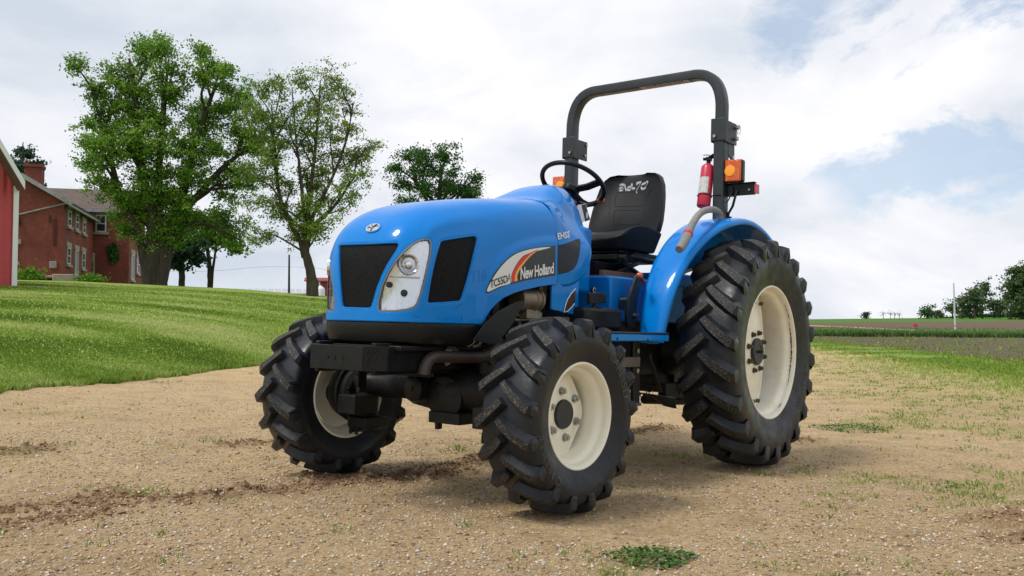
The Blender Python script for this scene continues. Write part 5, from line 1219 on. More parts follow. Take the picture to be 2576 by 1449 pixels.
L1 = [(345,120,32,45),(300,170,38,40),(235,215,40,38,.8),(205,168,22,16,.6),(255,300,55,48),(310,250,50,60),(420,140,38,45),(440,210,50,55),(370,280,55,60),(530,190,48,48),(590,240,50,55,.9),(500,280,60,60),(270,400,50,50),(330,370,60,60),(420,380,62,58),(520,380,60,60),(610,330,52,58,.8),(655,380,42,50,.6),(255,470,42,38),(320,530,60,42,1.0),(400,590,55,40,1.3),(380,480,70,60,1.2),(480,470,60,60),(580,460,60,60,.7),(640,470,40,50,.5),(460,560,60,45),(560,560,60,45,.6),(620,610,42,30,.5),(325,590,38,26,.8),(230,400,28,28,.7),(510,130,14,14,.3),(570,180,14,12,.4)]
tree('broadleaf_tree', 'tallest dense green tree with a thick double trunk in front of the brick house', G1,
     [[(378,722,.50),(380,640,.38),(385,560,.28),(360,430,.26),(345,280,.16),(330,150,.06)],[(402,722,.48),(415,620,.34),(450,520,.24),(480,380,.20),(520,260,.11),(545,180,.05)],[(388,700,.3),(400,600,.26),(400,450,.18),(410,300,.15),(425,150,.05)],[(370,690,.28),(350,600,.22),(300,480,.18),(270,360,.10),(230,220,.04)],[(412,680,.26),(450,560,.20),(540,440,.16),(620,370,.09),(690,300,.04)]],
     L1, 54, LEAF1, .14, 44, .25, 3, sub=18, rlimb=.13, twig=.028)
L2 = lobefill([(640,230),(700,200),(760,185),(830,190),(880,230),(905,300),(960,350),(905,400),(915,470),(880,530),(830,590),(740,600),(690,560),(640,600),(620,500),(650,400),(620,300)], 46, 26, 40, 8, .60)
tree('broadleaf_tree', 'open airy tree with thin young leaves and a single leaning trunk', G1,
     [[(790,744,.34),(782,690,.27),(768,620,.22),(775,520,.14),(790,400,.09),(800,280,.07),(805,200,.03)],[(765,620,.17),(730,560,.13),(700,480,.09),(690,380,.08),(680,260,.03)],[(772,600,.14),(760,480,.10),(745,350,.06),(735,220,.03)],[(778,560,.12),(830,460,.08),(870,360,.06),(890,260,.03)],[(775,580,.14),(840,520,.09),(890,450,.05)]],
     L2, 50, LEAF2, .12, 32, .22, 5, sub=28, rlimb=.06, twig=.018)
L3 = [(1130,400,32,30,1.2),(1080,420,36,34,1.2),(1150,450,40,36,1.2),(1040,450,34,32),(1100,480,44,36,1.2),(1175,475,34,32),(1195,495,28,18),(1020,500,34,22),(1060,395,16,18,.7),(1025,400,10,16,.4),(1000,425,14,10,.4),(1205,450,18,18,.6),(1010,470,18,16,.6)]
tree('broadleaf_tree', 'dark compact tree showing above the tractor hood', G1, [[(1115,742,.30),(1112,620,.26),(1105,520,.20),(1110,440,.12),(1125,390,.05)],[(1110,560,.16),(1060,480,.10),(1030,420,.04)],[(1112,560,.16),(1160,480,.09),(1180,440,.04)]], L3, 66, LEAF3, .16, 36, .28, 9, sub=20, rlimb=.12, twig=.03)
tree('broadleaf_tree', 'small green tree with a twin thin trunk on the hill between the two big trees', G1, [[(528,727,.16),(527,670,.14),(520,600,.09),(525,560,.04)],[(532,700,.10),(545,620,.06)]], [(520,580,42,34,1.2),(560,600,42,30,1.2),(490,600,36,30,1.2),(530,550,36,28),(575,570,28,24,.9),(480,640,28,26,.6),(500,560,30,26),(600,620,28,16,.6)], 60, LEAF1, .22, 20, .26, 12, sub=17, rlimb=.08)
tree('pine_tree', 'dark drooping pine with a bare straight trunk between the double trunk and the small tree', G1, [[(458,722,.19),(458,660,.17),(459,600,.13),(460,560,.06)]], [(455,620,40,24),(430,640,26,20),(490,640,30,22),(440,665,22,14,.8),(480,600,34,22),(420,610,26,20),(460,580,34,22),(500,660,18,14,.7)], 58, LEAFC, .24, 18, .22, 14, sub=15, droop=.5)
tree('spruce_tree', 'dark spruce top rising behind the chimney of the brick house', G1, [[(52,560,.25),(52,470,.2),(52,400,.10),(52,355,.03)]], [(52,370,10,12),(50,390,20,9),(60,405,26,8),(36,412,24,9),(72,412,18,6),(52,425,34,9),(30,440,22,10),(75,440,22,8),(52,455,40,12),(95,462,14,6)], 80, LEAFC, .26, 14, .20, 15, sub=60, droop=.2)
# hedgerow trees far right
GR = 'distant trees along the far field'
def far_tree(label, stems, lobes, dist, seed, lm=None, leaf=.6, per=16, spread=.65): tree('distant_tree', label, GR, stems, lobes, dist, lm or LEAFD, leaf, per, spread, seed, sub=110, rlimb=.3, twig=.05)
far_tree('rounded dark bush tree leftmost on the far ridge', [[(2332,797,.3),(2332,775,.2)]], [(2325,785,12,11),(2338,780,10,11),(2345,788,10,8)], 300, 31, LEAF3)
far_tree('small rounded tree just right of the rounded bush tree', [[(2357,797,.3),(2357,780,.2)]], [(2356,784,8,8),(2364,791,8,5)], 300, 32)
far_tree('slim tree standing behind the tall white pole', [[(2396,797,.2),(2396,765,.15)]], [(2395,770,10,12,.6),(2404,775,8,10,.5),(2388,782,6,6,.4)], 290, 33)
far_tree('wide double tree right of the tall white pole', [[(2420,797,.35),(2424,760,.25),(2440,745,.1)],[(2452,797,.3),(2450,765,.2)]], [(2425,752,16,8),(2442,748,14,14),(2450,740,14,12),(2425,765,10,8,.7),(2455,755,12,10),(2440,785,16,10,1.2),(2462,782,16,13,1.4)], 280, 34, per=18)
far_tree('tall thin tree with an umbrella crown', [[(2472,797,.28),(2471,760,.2),(2470,725,.1)]], [(2470,718,12,5,.6),(2476,728,11,5,.6),(2464,735,9,5,.5),(2478,742,10,4,.5),(2474,760,8,6,.5)], 285, 35)
far_tree('thin see-through tree left of the big edge tree', [[(2500,797,.15),(2500,765,.1)],[(2518,797,.15),(2518,765,.1)]], [(2495,768,10,4,.5),(2508,766,10,5,.5),(2520,762,9,6,.5),(2500,778,10,4,.4),(2516,780,10,4,.4),(2530,775,6,6,.4)], 290, 36)
far_tree('big dark tree at the edge of the far field', [[(2572,797,.5),(2572,740,.35),(2568,690,.15)],[(2545,797,.2),(2545,770,.1)]], [(2562,690,16,14),(2578,700,18,22,1.2),(2565,720,20,16),(2582,740,22,22,1.2),(2560,750,20,14),(2545,765,14,12,.7),(2575,770,24,18,1.2),(2550,785,16,10,.8),(2600,700,24,30),(2610,760,26,26),(2546,682,8,6,.5),(2535,712,8,5,.4)], 250, 37, per=18)
far_tree('tiny upright conifer alone on the skyline', [[(2181,802,.15),(2181,788,.08)]], [(2181,797,5,4),(2181,790,3,4)], 320, 38, LEAFC, leaf=.5, spread=.45)
for i, px in enumerate((2222,2240,2250,2262)): tree('bare_sapling', ['sparse sapling left of the others on the far skyline','second sparse sapling from the left on the far skyline','low twiggy sapling on the far skyline','last sparse sapling before the rounded bush tree'][i], GR, [[(px,801,.10),(px,792,.07),(px+rnd.uniform(-2,2),786,.04)]], [(px,790,4,5,.3)], 320, LEAFD, .3, 3, .5, 40+i, sub=300, twig=.04)
hn = 2600; px = rng.uniform(2330, 2700, hn); d = np.full(hn, 318.)+rng.uniform(-2,2,hn); ci = np.clip(np.searchsorted(fov, px),0,699); azp = AZ0-np.arctan((px-1288)/FOC*math.cos(PIT)); x = CW.x+d*np.cos(azp); y = CW.y+d*np.sin(azp); z = height(ci,d)
blades('undergrowth', x, y, z-.2, rng.uniform(.3,1.5,hn)*np.clip((px-2330)/150,.2,1.2)+.2, .5, rng.uniform(.1,.5,hn), leafmat('hedge_leaves', (.008,.03,.008),(.02,.06,.012),(.04,.09,.02)), rng.random(hn), 'low dark hedgerow running along the far field', 'undergrowth')
# ------------------------------------------------------------------ buildings
def brickmat(name):
    m, N, L, b = ngmat(name); b.inputs['Roughness'].default_value = .9; b.inputs['Specular IOR Level'].default_value = .2
    tc = N.new('ShaderNodeTexCoord'); br = N.new('ShaderNodeTexBrick'); mp = N.new('ShaderNodeMapping')
    sx = N.new('ShaderNodeSeparateXYZ'); ad = N.new('ShaderNodeMath'); cb_ = N.new('ShaderNodeCombineXYZ'); L.new(tc.outputs['Object'], sx.inputs[0]); L.new(sx.outputs[0], ad.inputs[0]); L.new(sx.outputs[1], ad.inputs[1]); L.new(ad.outputs[0], cb_.inputs[0]); L.new(sx.outputs[2], cb_.inputs[1])
    L.new(cb_.outputs[0], br.inputs['Vector']); br.inputs['Scale'].default_value = 4.4; br.inputs['Color1'].default_value = (.30,.075,.05,1); br.inputs['Color2'].default_value = (.22,.05,.038,1); br.inputs['Mortar'].default_value = (.24,.13,.10,1); br.inputs['Mortar Size'].default_value = .018
    c = rgbmix(N, L, br.outputs['Color'], (.12,.035,.03), noi(N,L,tc.outputs['Object'],.8,8,.7,.45,.8)); c = rgbmix(N, L, c, (.32,.13,.09), noi(N,L,tc.outputs['Object'],1.6,8,.7,.58,.85))
    L.new(c, b.inputs['Base Color']); return m
BRICK = brickmat('old_red_brick')
SHING = mat('brown_shingles', (.085,.060,.052), .95, col2=(.15,.11,.095), vscale=2.5, bump=.6, bscale=8, stretch=(1,1,4))
TRIM = mat('weathered_white_trim', (.42,.42,.42), .7, col2=(.22,.21,.20), vscale=3)
SILL = mat('pale_stone', (.42,.37,.28), .85, col2=(.33,.27,.19), vscale=3)
WFR = mat('white_sash', (.55,.56,.57), .6); GUT = mat('dark_eave', (.05,.05,.055), .8)
GW = 'old house'
H0 = at(158, 699, 62); H0.z = ground_at(158, 51.5).z-.6
fdir = V((math.cos(AZ0),math.sin(AZ0),0)); 
c2 = at(231, 700, 70.5); dep = V((c2.x-H0.x, c2.y-H0.y, 0)); DEP = dep.length; dv = dep.normalized(); lv_ = V((-dv.y, dv.x, 0))      # lv_: leftwards along the gable wall
if lv_.dot(V((math.sin(AZ0),-math.cos(AZ0),0))) > 0: lv_ = -lv_
HM = Matrix(((lv_.x, dv.x, 0, H0.x),(lv_.y, dv.y, 0, H0.y),(0,0,1,H0.z),(0,0,0,1)))   # local x: left along gable, y: depth, z: up
HI = HM.inverted()
def HL(px, row, plane='x', c=0.):     # local coordinates where a sight line meets a wall plane of the house
    o = HI @ CW; d = HI.to_3x3() @ rayw(px, row); i = 'xyz'.index(plane); return o+d*((c-o[i])/d[i])
z5 = lambda x, y: (x*.3473, 283+y*.3473)
house = empty('brick_house', mw=HM); tag(house, 'old two-storey red brick farmhouse with a sagging roof behind the trees', 'house')
eH = HL(*z5(478,642),'y',0.).z; rp = HL(*z5(155,462),'y',0.); rx_, rz_ = rp.x, rp.z; W1 = rx_*2
def wall_quad(mb, pts, thick): mb.prism(pts, thick)
mb = MB(); mb.prism([(0,0,-1),(W1,0,-1),(W1,0,eH),(rx_,0,rz_),(0,0,eH)], (0,DEP,0)); mb.build('wall', BRICK, house)
ov = .35; sl = V((rx_,0,rz_-eH)); sn = sl.normalized(); nn = V((-sn.z,0,sn.x))
mb = MB()
a = V((0,-ov,eH))-sn*.55; c_ = V((rx_,-ov,rz_)); mb.hexa([a, V((a.x,DEP+.2,a.z)), V((c_.x,DEP+.2,c_.z)), c_, a+nn*.16, V((a.x,DEP+.2,a.z))+nn*.16, V((c_.x,DEP+.2,c_.z))+nn*.16, c_+nn*.16])
a2 = V((W1-a.x,-ov,a.z)); nn2 = V((-nn.x,0,nn.z)); mb.hexa([a2, V((a2.x,DEP+.2,a2.z)), V((c_.x,DEP+.2,c_.z)), c_, a2+nn2*.16, V((a2.x,DEP+.2,a2.z))+nn2*.16, V((c_.x,DEP+.2,c_.z))+nn2*.16, c_+nn2*.16])
roof1 = mb.build('roof', SHING, house)
mb = MB(); a = V((0,-ov-.03,eH))-sn*.57-nn*.06; c_ = V((rx_,-ov-.03,rz_))-nn*.06; mb.hexa([a, a+V((0,.03,0)), c_+V((0,.03,0)), c_, a+nn*.26, a+V((0,.03,0))+nn*.26, c_+V((0,.03,0))+nn*.26, c_+nn*.26]); mb.build('bargeboard', TRIM, roof1)
mb = MB(); mb.box((-.42,DEP/2-.1,eH-.30),(.14,DEP+.5,.14)); mb.build('gutter', TRIM, roof1)
ch = HL(*z5(250,480),'y',3.0); mb = MB(); mb.box((ch.x,3.0,ch.z-.6),(.95,.9,3.0)); mb.box((ch.x,3.0,ch.z+.78),(1.08,1.05,.18)); mb.build('chimney', BRICK, roof1)
mb = MB(); p, q = HL(*z5(104,748),'y',-.02), HL(*z5(492,655),'y',-.02); mb.tube([p,q], .06, 8); mb.build('service_pipe', TRIM, house)
mb = MB(); 
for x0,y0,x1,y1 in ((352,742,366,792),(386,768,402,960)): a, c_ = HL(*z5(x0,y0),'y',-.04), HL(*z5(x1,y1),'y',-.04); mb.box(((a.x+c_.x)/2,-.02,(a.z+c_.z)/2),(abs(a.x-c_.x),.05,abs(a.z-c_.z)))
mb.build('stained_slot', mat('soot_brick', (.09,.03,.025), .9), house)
mb = MB(); a = HL(*z5(384,1103),'y',-.1); mb.box((a.x,-.08,a.z),(.4,.16,.42)); mb.build('meter_box', TRIM, house, bevel=.02)
def window(cx, cz, w, h, plane, sign, c0, sill=True, door=False):
    """plane 'x': window in a wall of constant x; 'y': in a wall of constant y"""
    def bx(mb, u, v, t0, du, dv_, dt):
        if plane == 'x': mb.box((c0+sign*t0, u, v),(dt, du, dv_))
        else: mb.box((u, c0+sign*t0, v),(du, dt, dv_))
    mb = MB(); f = .09
    bx(mb, cx-w/2+f/2, cz, .02, f, h, .10); bx(mb, cx+w/2-f/2, cz, .02, f, h, .10); bx(mb, cx, cz+h/2-f/2, .02, w-2*f, f, .10); bx(mb, cx, cz-h/2+f/2, .02, w-2*f, f, .10)
    if not door: bx(mb, cx, cz, .03, w-2*f, .07, .07)
    o = mb.build('window' if not door else 'door', WFR, house)
    mb = MB(); bx(mb, cx, cz, -.012, w-2*f+.002, h-2*f+.002, .05); mb.build('pane' if not door else 'door_leaf', PANE if not door else mat('grey_door', (.30,.33,.36), .6) if 'grey_door' not in MATS else MATS['grey_door'], o)
    mb = MB(); bx(mb, cx, cz+h/2+.17, .03, w+.5, .30, .08); mb.build('stone_lintel', SILL, o)
    mb = MB(); bx(mb, cx, cz-h/2-.09, .06, w+.4, .16, .16); mb.build('stone_sill', SILL, o)
for (xa, ya, xb, yb, dr) in ((490,705,510,832,0),(545,730,563,858,0),(598,785,613,882,0),(484,972,505,1105,0),(541,992,559,1182,1),(594,1010,608,1135,0)):
    p, q = HL(*z5(xa,ya),'x',0.), HL(*z5(xb,yb),'x',0.); window((p.y+q.y)/2, (p.z+q.z)/2, max(.9,abs(q.y-p.y)), abs(p.z-q.z)*.98, 'x', -1, 0., door=bool(dr))
p, q = HL(*z5(93,955),'y',0.), HL(*z5(118,1080),'y',0.); window((p.x+q.x)/2,(p.z+q.z)/2, abs(p.x-q.x), abs(p.z-q.z),'y',-1,0.)
# second wing further back on the right, ridge across the view
Y2 = DEP+.6; a, c_ = HL(*z5(684,1205),'y',Y2), HL(*z5(940,700),'y',Y2); XR = c_.x; e2 = HL(*z5(760,702),'y',Y2).z; D2 = 7.5
r2 = HL(*z5(500,566),'y',Y2+D2/2).z
mb = MB(); mb.prism([(XR,Y2,-1.2),(XR,Y2+D2,-1.2),(XR,Y2+D2,e2),(XR,Y2+D2/2,r2-.1),(XR,Y2,e2)], (8.5,0,0)); mb.build('rear_wing', BRICK, house)
mb = MB(); mb.hexa([(XR-.3,Y2-.35,e2-.15),(XR+9,Y2-.35,e2-.15),(XR+9,Y2+D2/2,r2),(XR-.3,Y2+D2/2,r2),(XR-.3,Y2-.35,e2),(XR+9,Y2-.35,e2),(XR+9,Y2+D2/2,r2+.15),(XR-.3,Y2+D2/2,r2+.15)])
mb.hexa([(XR-.3,Y2+D2/2,r2),(XR+9,Y2+D2/2,r2),(XR+9,Y2+D2+.35,e2-.15),(XR-.3,Y2+D2+.35,e2-.15),(XR-.3,Y2+D2/2,r2+.15),(XR+9,Y2+D2/2,r2+.15),(XR+9,Y2+D2+.35,e2),(XR-.3,Y2+D2+.35,e2)])
rf2 = mb.build('roof', SHING, house)
mb = MB(); mb.box((XR+4,Y2-.40,e2-.14),(8.6,.10,.22)); mb.build('eave_board', TRIM, rf2)
p, q = HL(*z5(694,742),'y',Y2), HL(*z5(770,868),'y',Y2); window((p.x+q.x)/2,(p.z+q.z)/2, abs(p.x-q.x), abs(p.z-q.z),'y',-1,Y2)
for (xa, ya, xb, yb, dr) in ((946,1020,970,1218,1),(990,1035,1006,1170,0),(1020,1045,1036,1180,0)):
    p, q = HL(*z5(xa,ya),'x',XR), HL(*z5(xb,yb),'x',XR); window((p.y+q.y)/2, (p.z+q.z)/2, max(.8,min(1.3,abs(q.y-p.y))), abs(p.z-q.z)*.98, 'x', -1, XR, door=bool(dr))
mb = MB(); p = HL(*z5(658,1210),'y',Y2-.3); mb.box((p.x,Y2-.2,1.0),(.35,.35,5.0)); mb.build('downpipe_pier', SILL, house)
mb = MB(); a = HL(*z5(390,1178),'y',-.6); c_ = HL(*z5(540,1240),'y',-.6); mb.box(((a.x+c_.x)/2,-.5,a.z-.6),(abs(a.x-c_.x),1.0,1.3)); mb.box((a.x+.5,-.4,a.z-.1),(1.3,.8,.15)); mb.build('stone_step', SILL, house, bevel=.04)
# ivy on the walls
def ivy(x5, y5, rx, ry, n, plane, c0):
    vs=[]; fs=[]; tt=[]
    for i in range(n):
        t = rnd.random()*2*PI; r = math.sqrt(rnd.random()); p = HL(*z5(x5+rx*r*math.cos(t)+8*math.sin(t*3), y5+ry*r*math.sin(t)), plane, c0); s = .09*rnd.uniform(.6,1.3)
        nrm = V((0,-1,0)) if plane == 'y' else V((-1,0,0)); p = p+nrm*rnd.uniform(.03,.2); u = V((rnd.gauss(0,1),rnd.gauss(0,1),rnd.gauss(0,1))).normalized(); w = u.cross(nrm+V((rnd.gauss(0,.5),rnd.gauss(0,.5),rnd.gauss(0,.5)))).normalized(); k=len(vs); vs += [p-u*s,p+w*s,p+u*s,p-w*s]; fs.append((k,k+1,k+2,k+3)); tt.append(rnd.random())
    o = npmesh('ivy', np.array([tuple(v) for v in vs]), np.array(fs), LEAF3, house, smooth=False); set_tint(o, tt)
ivy(820,1020,38,75,500,'y',Y2); ivy(632,1080,34,130,900,'y',Y2-.5); ivy(120,780,22,32,160,'y',0.); ivy(640,850,22,120,500,'y',Y2-.5)
def shrub(px, row, dist, w, h, n, name, label):
    c = at(px, row, dist); vs=[]; fs=[]; tt=[]
    for i in range(n):
        u = V((rnd.gauss(0,.45),rnd.gauss(0,.45),abs(rnd.gauss(0,.5)))); p = c+V((u.x*w,u.y*w,u.z*h)); s = .10*rnd.uniform(.5,1.2); a_ = V((rnd.gauss(0,1),rnd.gauss(0,1),rnd.gauss(0,1))).normalized(); b_ = a_.orthogonal().normalized(); k=len(vs); vs += [p-a_*s,p+b_*s*.8,p+a_*s,p-b_*s*.8]; fs.append((k,k+1,k+2,k+3)); tt.append(rnd.random())
    o = npmesh(name, np.array([tuple(v) for v in vs]), np.array(fs), LEAF1, smooth=False); set_tint(o, tt); tag(o, label, 'shrub')
shrub(76, 702, 58, .7, .55, 700, 'shrub', 'low green shrub at the foot of the brick gable wall')
shrub(228, 706, 60, .8, .35, 500, 'shrub', 'low green growth along the wall between the two brick wings')
# red barn at the left edge
def sidingmat():
    m, N, L, b = ngmat('red_metal_siding'); b.inputs['Roughness'].default_value = .45
    tc = N.new('ShaderNodeTexCoord'); w = N.new('ShaderNodeTexWave'); w.inputs['Scale'].default_value = 1.3; w.inputs['Distortion'].default_value = 0; L.new(tc.outputs['Object'], w.inputs['Vector'])
    c = rgbmix(N, L, (.50,.055,.06), (.44,.045,.05), noi(N,L,tc.outputs['Object'],2,6,.6)); L.new(c, b.inputs['Base Color'])
    bp = N.new('ShaderNodeBump'); bp.inputs['Strength'].default_value = .8; bp.inputs['Distance'].default_value = .03; L.new(w.outputs['Fac'], bp.inputs['Height']); L.new(bp.outputs[0], b.inputs['Normal']); return m
SID = sidingmat(); BD = 36.
B0 = at(32, 706, BD); bl = V((-math.sin(AZ0),math.cos(AZ0),0)); bd_ = fdir; bl = (Matrix.Rotation(R(38),3,'Z')@bl); bd_ = Matrix.Rotation(R(38),3,'Z')@fdir
BM = Matrix(((bl.x,bd_.x,0,B0.x),(bl.y,bd_.y,0,B0.y),(0,0,1,B0.z),(0,0,0,1))); BI = BM.inverted()
def BL(px, row, c=0., pl='y'): o = BI @ CW; d = BI.to_3x3() @ rayw(px, row); i='xyz'.index(pl); return o+d*((c-o[i])/d[i])
barn = empty('red_barn', mw=BM); tag(barn, 'red metal-sided barn with white corner trim and a deep roof overhang', 'barn')
eb_ = BL(32,470).z; f0 = BL(60,468,-1.2); f1 = BL(0,366,-1.2); slope = (f1.z-f0.z)/(f1.x-f0.x); RW = 5.0
mb = MB(); zt0 = BL(30,468,0).z; mb.prism([(0,0,-1),(2*RW,0,-1),(2*RW,0,zt0),(RW,0,zt0+RW*slope),(0,0,zt0)], (0,12,0)); mb.build('wall', SID, barn)
mb = MB(); mb.box((-.04,-.03,zt0/2-.5),(.16,.14,zt0+1.0)); mb.build('corner_trim', mat('white_trim', (.72,.72,.74), .5), barn)
mb = MB(); y0 = -1.2; zf = f0.z; xf = f0.x
topz = zf+(RW-xf)*slope
mb.hexa([(xf,y0,zf-.05),(xf,12.5,zf-.05),(RW,12.5,topz-.05),(RW,y0,topz-.05),(xf,y0,zf+.10),(xf,12.5,zf+.10),(RW,12.5,topz+.10),(RW,y0,topz+.10)])
mb.hexa([(RW,y0,topz-.05),(RW,12.5,topz-.05),(2*RW-xf,12.5,zf-.05),(2*RW-xf,y0,zf-.05),(RW,y0,topz+.10),(RW,12.5,topz+.10),(2*RW-xf,12.5,zf+.10),(2*RW-xf,y0,zf+.10)])
rfb = mb.build('roof', mat('barn_soffit', (.17,.115,.10), .8, col2=(.12,.08,.07), vscale=4, stretch=(1,8,1)), barn)
mb = MB(); mb.hexa([(xf-.03,y0-.05,zf-.12),(xf-.03,y0,zf-.12),(RW,y0,topz-.12),(RW,y0-.05,topz-.12),(xf-.03,y0-.05,zf+.16),(xf-.03,y0,zf+.16),(RW,y0,topz+.16),(RW,y0-.05,topz+.16)]); mb.build('fascia_board', MATS['white_trim'], rfb)
# long low machine shed beyond the hill
METAL = mat('pale_metal_roof', (.36,.38,.41), .5, col2=(.42,.44,.46), vscale=2); REDW = mat('dull_red_wall', (.24,.03,.035), .7)
def shed(name, label, px0, px1, rt, rm, rb, dist, parts=True):
    a, b_ = at(px0, rb, dist), at(px1, rb, dist); u = (b_-a); u.z = 0; W_ = u.length; u.normalize(); w = V((0,0,1)).cross(u); w = w if w.dot(fdir)>0 else -w
    Mx = Matrix(((u.x,w.x,0,a.x),(u.y,w.y,0,a.y),(0,0,1,a.z),(0,0,0,1))); o = empty(name, mw=Mx); tag(o, label, 'shed')
    hm, ht = at(px0, rm, dist).z-a.z, at(px0, rt, dist+8).z-a.z; return o, W_, hm, ht
o, W_, hm, ht = shed('machine_shed', 'long low shed with a pale metal roof behind the crest of the lawn', 590, 772, 727.5, 738.5, 744, 150)
mb = MB(); mb.box((W_/2,8,hm/2-1),(W_,16,hm+2)); mb.build('wall', REDW, o)
mb = MB(); mb.hexa([(-.4,-.5,hm-.05),(W_+.4,-.5,hm-.05),(W_+.4,8,ht),(-.4,8,ht),(-.4,-.5,hm+.08),(W_+.4,-.5,hm+.08),(W_+.4,8,ht+.15),(-.4,8,ht+.15)]); mb.hexa([(-.4,8,ht),(W_+.4,8,ht),(W_+.4,16.5,hm),(-.4,16.5,hm),(-.4,8,ht+.15),(W_+.4,8,ht+.15),(W_+.4,16.5,hm+.1),(-.4,16.5,hm+.1)])
k = int(W_/1.1); rib = MB()
for i in range(k): x_ = (i+.5)*W_/k; rib.hexa([(x_-.06,-.5,hm+.082),(x_+.06,-.5,hm+.082),(x_+.06,8,ht+.152),(x_-.06,8,ht+.152),(x_-.06,-.5,hm+.14),(x_+.06,-.5,hm+.14),(x_+.06,8,ht+.21),(x_-.06,8,ht+.21)])
rr2 = mb.build('roof', METAL, o); rib.build('roof_rib', mat('light_rib', (.62,.63,.65), .5), rr2)
o, W_, hm, ht = shed('red_shed', 'red shed with white doors beside the leaning tree trunk', 770, 845, 715.5, 720, 746, 140)
mb = MB(); mb.box((W_/2,5,hm/2),(W_,10,hm+1.5)); mb.build('wall', REDW, o)
mb = MB(); mb.hexa([(-.3,-.3,hm+.7),(W_+.3,-.3,hm+.7),(W_+.3,5,ht+.8),(-.3,5,ht+.8),(-.3,-.3,hm+.85),(W_+.3,-.3,hm+.85),(W_+.3,5,ht+.95),(-.3,5,ht+.95)]); mb.build('roof', REDW, o)
mb = MB(); mb.box((W_*.30,-.06,1.0),(1.5,.1,2.6)); mb.build('door', MATS['white_trim'], o)
c = at(806, 743, 100); mb = MB(); mb.lathe([(-.5,.0001),(-.5,.48),(.62,.48),(.80,.40),(.95,.20),(1.0,.12),(1.1,.10),(1.1,.0001)], c, 'z', 20); tk_ = mb.build('white_tank', MATS['white_trim']); tag(tk_, 'squat white round tank in front of the red shed', 'tank')
o, W_, hm, ht = shed('red_shed', 'far red shed glimpsed between the fender and the rear tyre', 1640, 1755, 765, 768, 800, 150); mb = MB(); mb.box((W_/2,4,hm/2),(W_,8,hm+1)); mb.build('wall', REDW, o)
mb = MB(); mb.box((W_*.42,-.06,hm*.45),(W_*.05,.1,hm*.7)); mb.build('door', MATS['white_trim'], o)
# poles and marker
def pole(name, label, pts, dist, r, m, cat='pole'):
    mb = MB(); P_ = [at(px,row,dist) for px,row in pts]; mb.tube(P_, [r*1.0,r*.7][:len(P_)] if len(P_)==2 else r, 12); o = mb.build(name, m); tag(o, label, cat); return o
pole('utility_pole', 'dark wooden utility pole standing on the lawn crest', [(727,742),(727.5,641)], 58, .075, mat('dark_wood', (.06,.065,.08), .8))
pp = pole('white_pole', 'tall slim white pole standing in the grass beyond the ploughed field', [(2403,829),(2399,712)], 95, .09, mat('grey_white_pole', (.55,.57,.60), .5))
P_ = [at(2402.8,821,95), at(2402.6,818.6,95)]; mb = MB(); mb.tube(P_, .10, 12); mb.build('red_ring', RED, pp)
mb = MB(); a = at(2306,829,95); mb.tube([a, at(2304,821,95)], .03, 8); mk = mb.build('field_marker', mat('dark_stake', (.05,.05,.04), .8)); tag(mk, 'small red marker flag on a stake at the edge of the brown field', 'marker')
mb = MB(); c = at(2303,818.5,95); u = V((math.sin(AZ0),-math.cos(AZ0),0)); mb.prism([c+u*-.26+V((0,0,-.12)), c+u*.16+V((0,0,-.16)), c+u*.26+V((0,0,.05)), c+u*.05+V((0,0,.20)), c+u*-.2+V((0,0,.12))], fdir*.05); mb.build('red_flag', mat('flag_red', (.55,.05,.06), .7), mk)
mb = MB()
for k_ in range(1):
    pts = [at(px, row, 130) for px,row in ((380,682),(460,684),(560,680),(650,672),(727,671),(800,675),(840,684))]; mb.tube(catmull(pts,4), .018, 5)
o = mb.build('power_line', mat('grey_wire', (.25,.27,.30), .6)); tag(o, 'thin power line sagging across the sky beyond the lawn', 'power line')

# ------------------------------------------------------------------ sky and light
SUN_EL, SUN_AZ = R(58), AZ0+PI-R(60)      # direction towards the sun
W = bpy.data.worlds.new('World'); sc.world = W; W.use_nodes = True; N = W.node_tree.nodes; L = W.node_tree.links; bg = N['Background']
sky = N.new('ShaderNodeTexSky'); sky.sky_type = 'NISHITA'; sky.sun_disc = False; sky.sun_elevation = SUN_EL; sky.sun_rotation = PI/2-SUN_AZ; sky.ozone_density = 1.5; sky.air_density = 1.0; sky.dust_density = .6
tc = N.new('ShaderNodeTexCoord'); mp = N.new('ShaderNodeMapping'); mp.inputs['Rotation'].default_value = (0,0,-AZ0); L.new(tc.outputs['Generated'], mp.inputs[0])
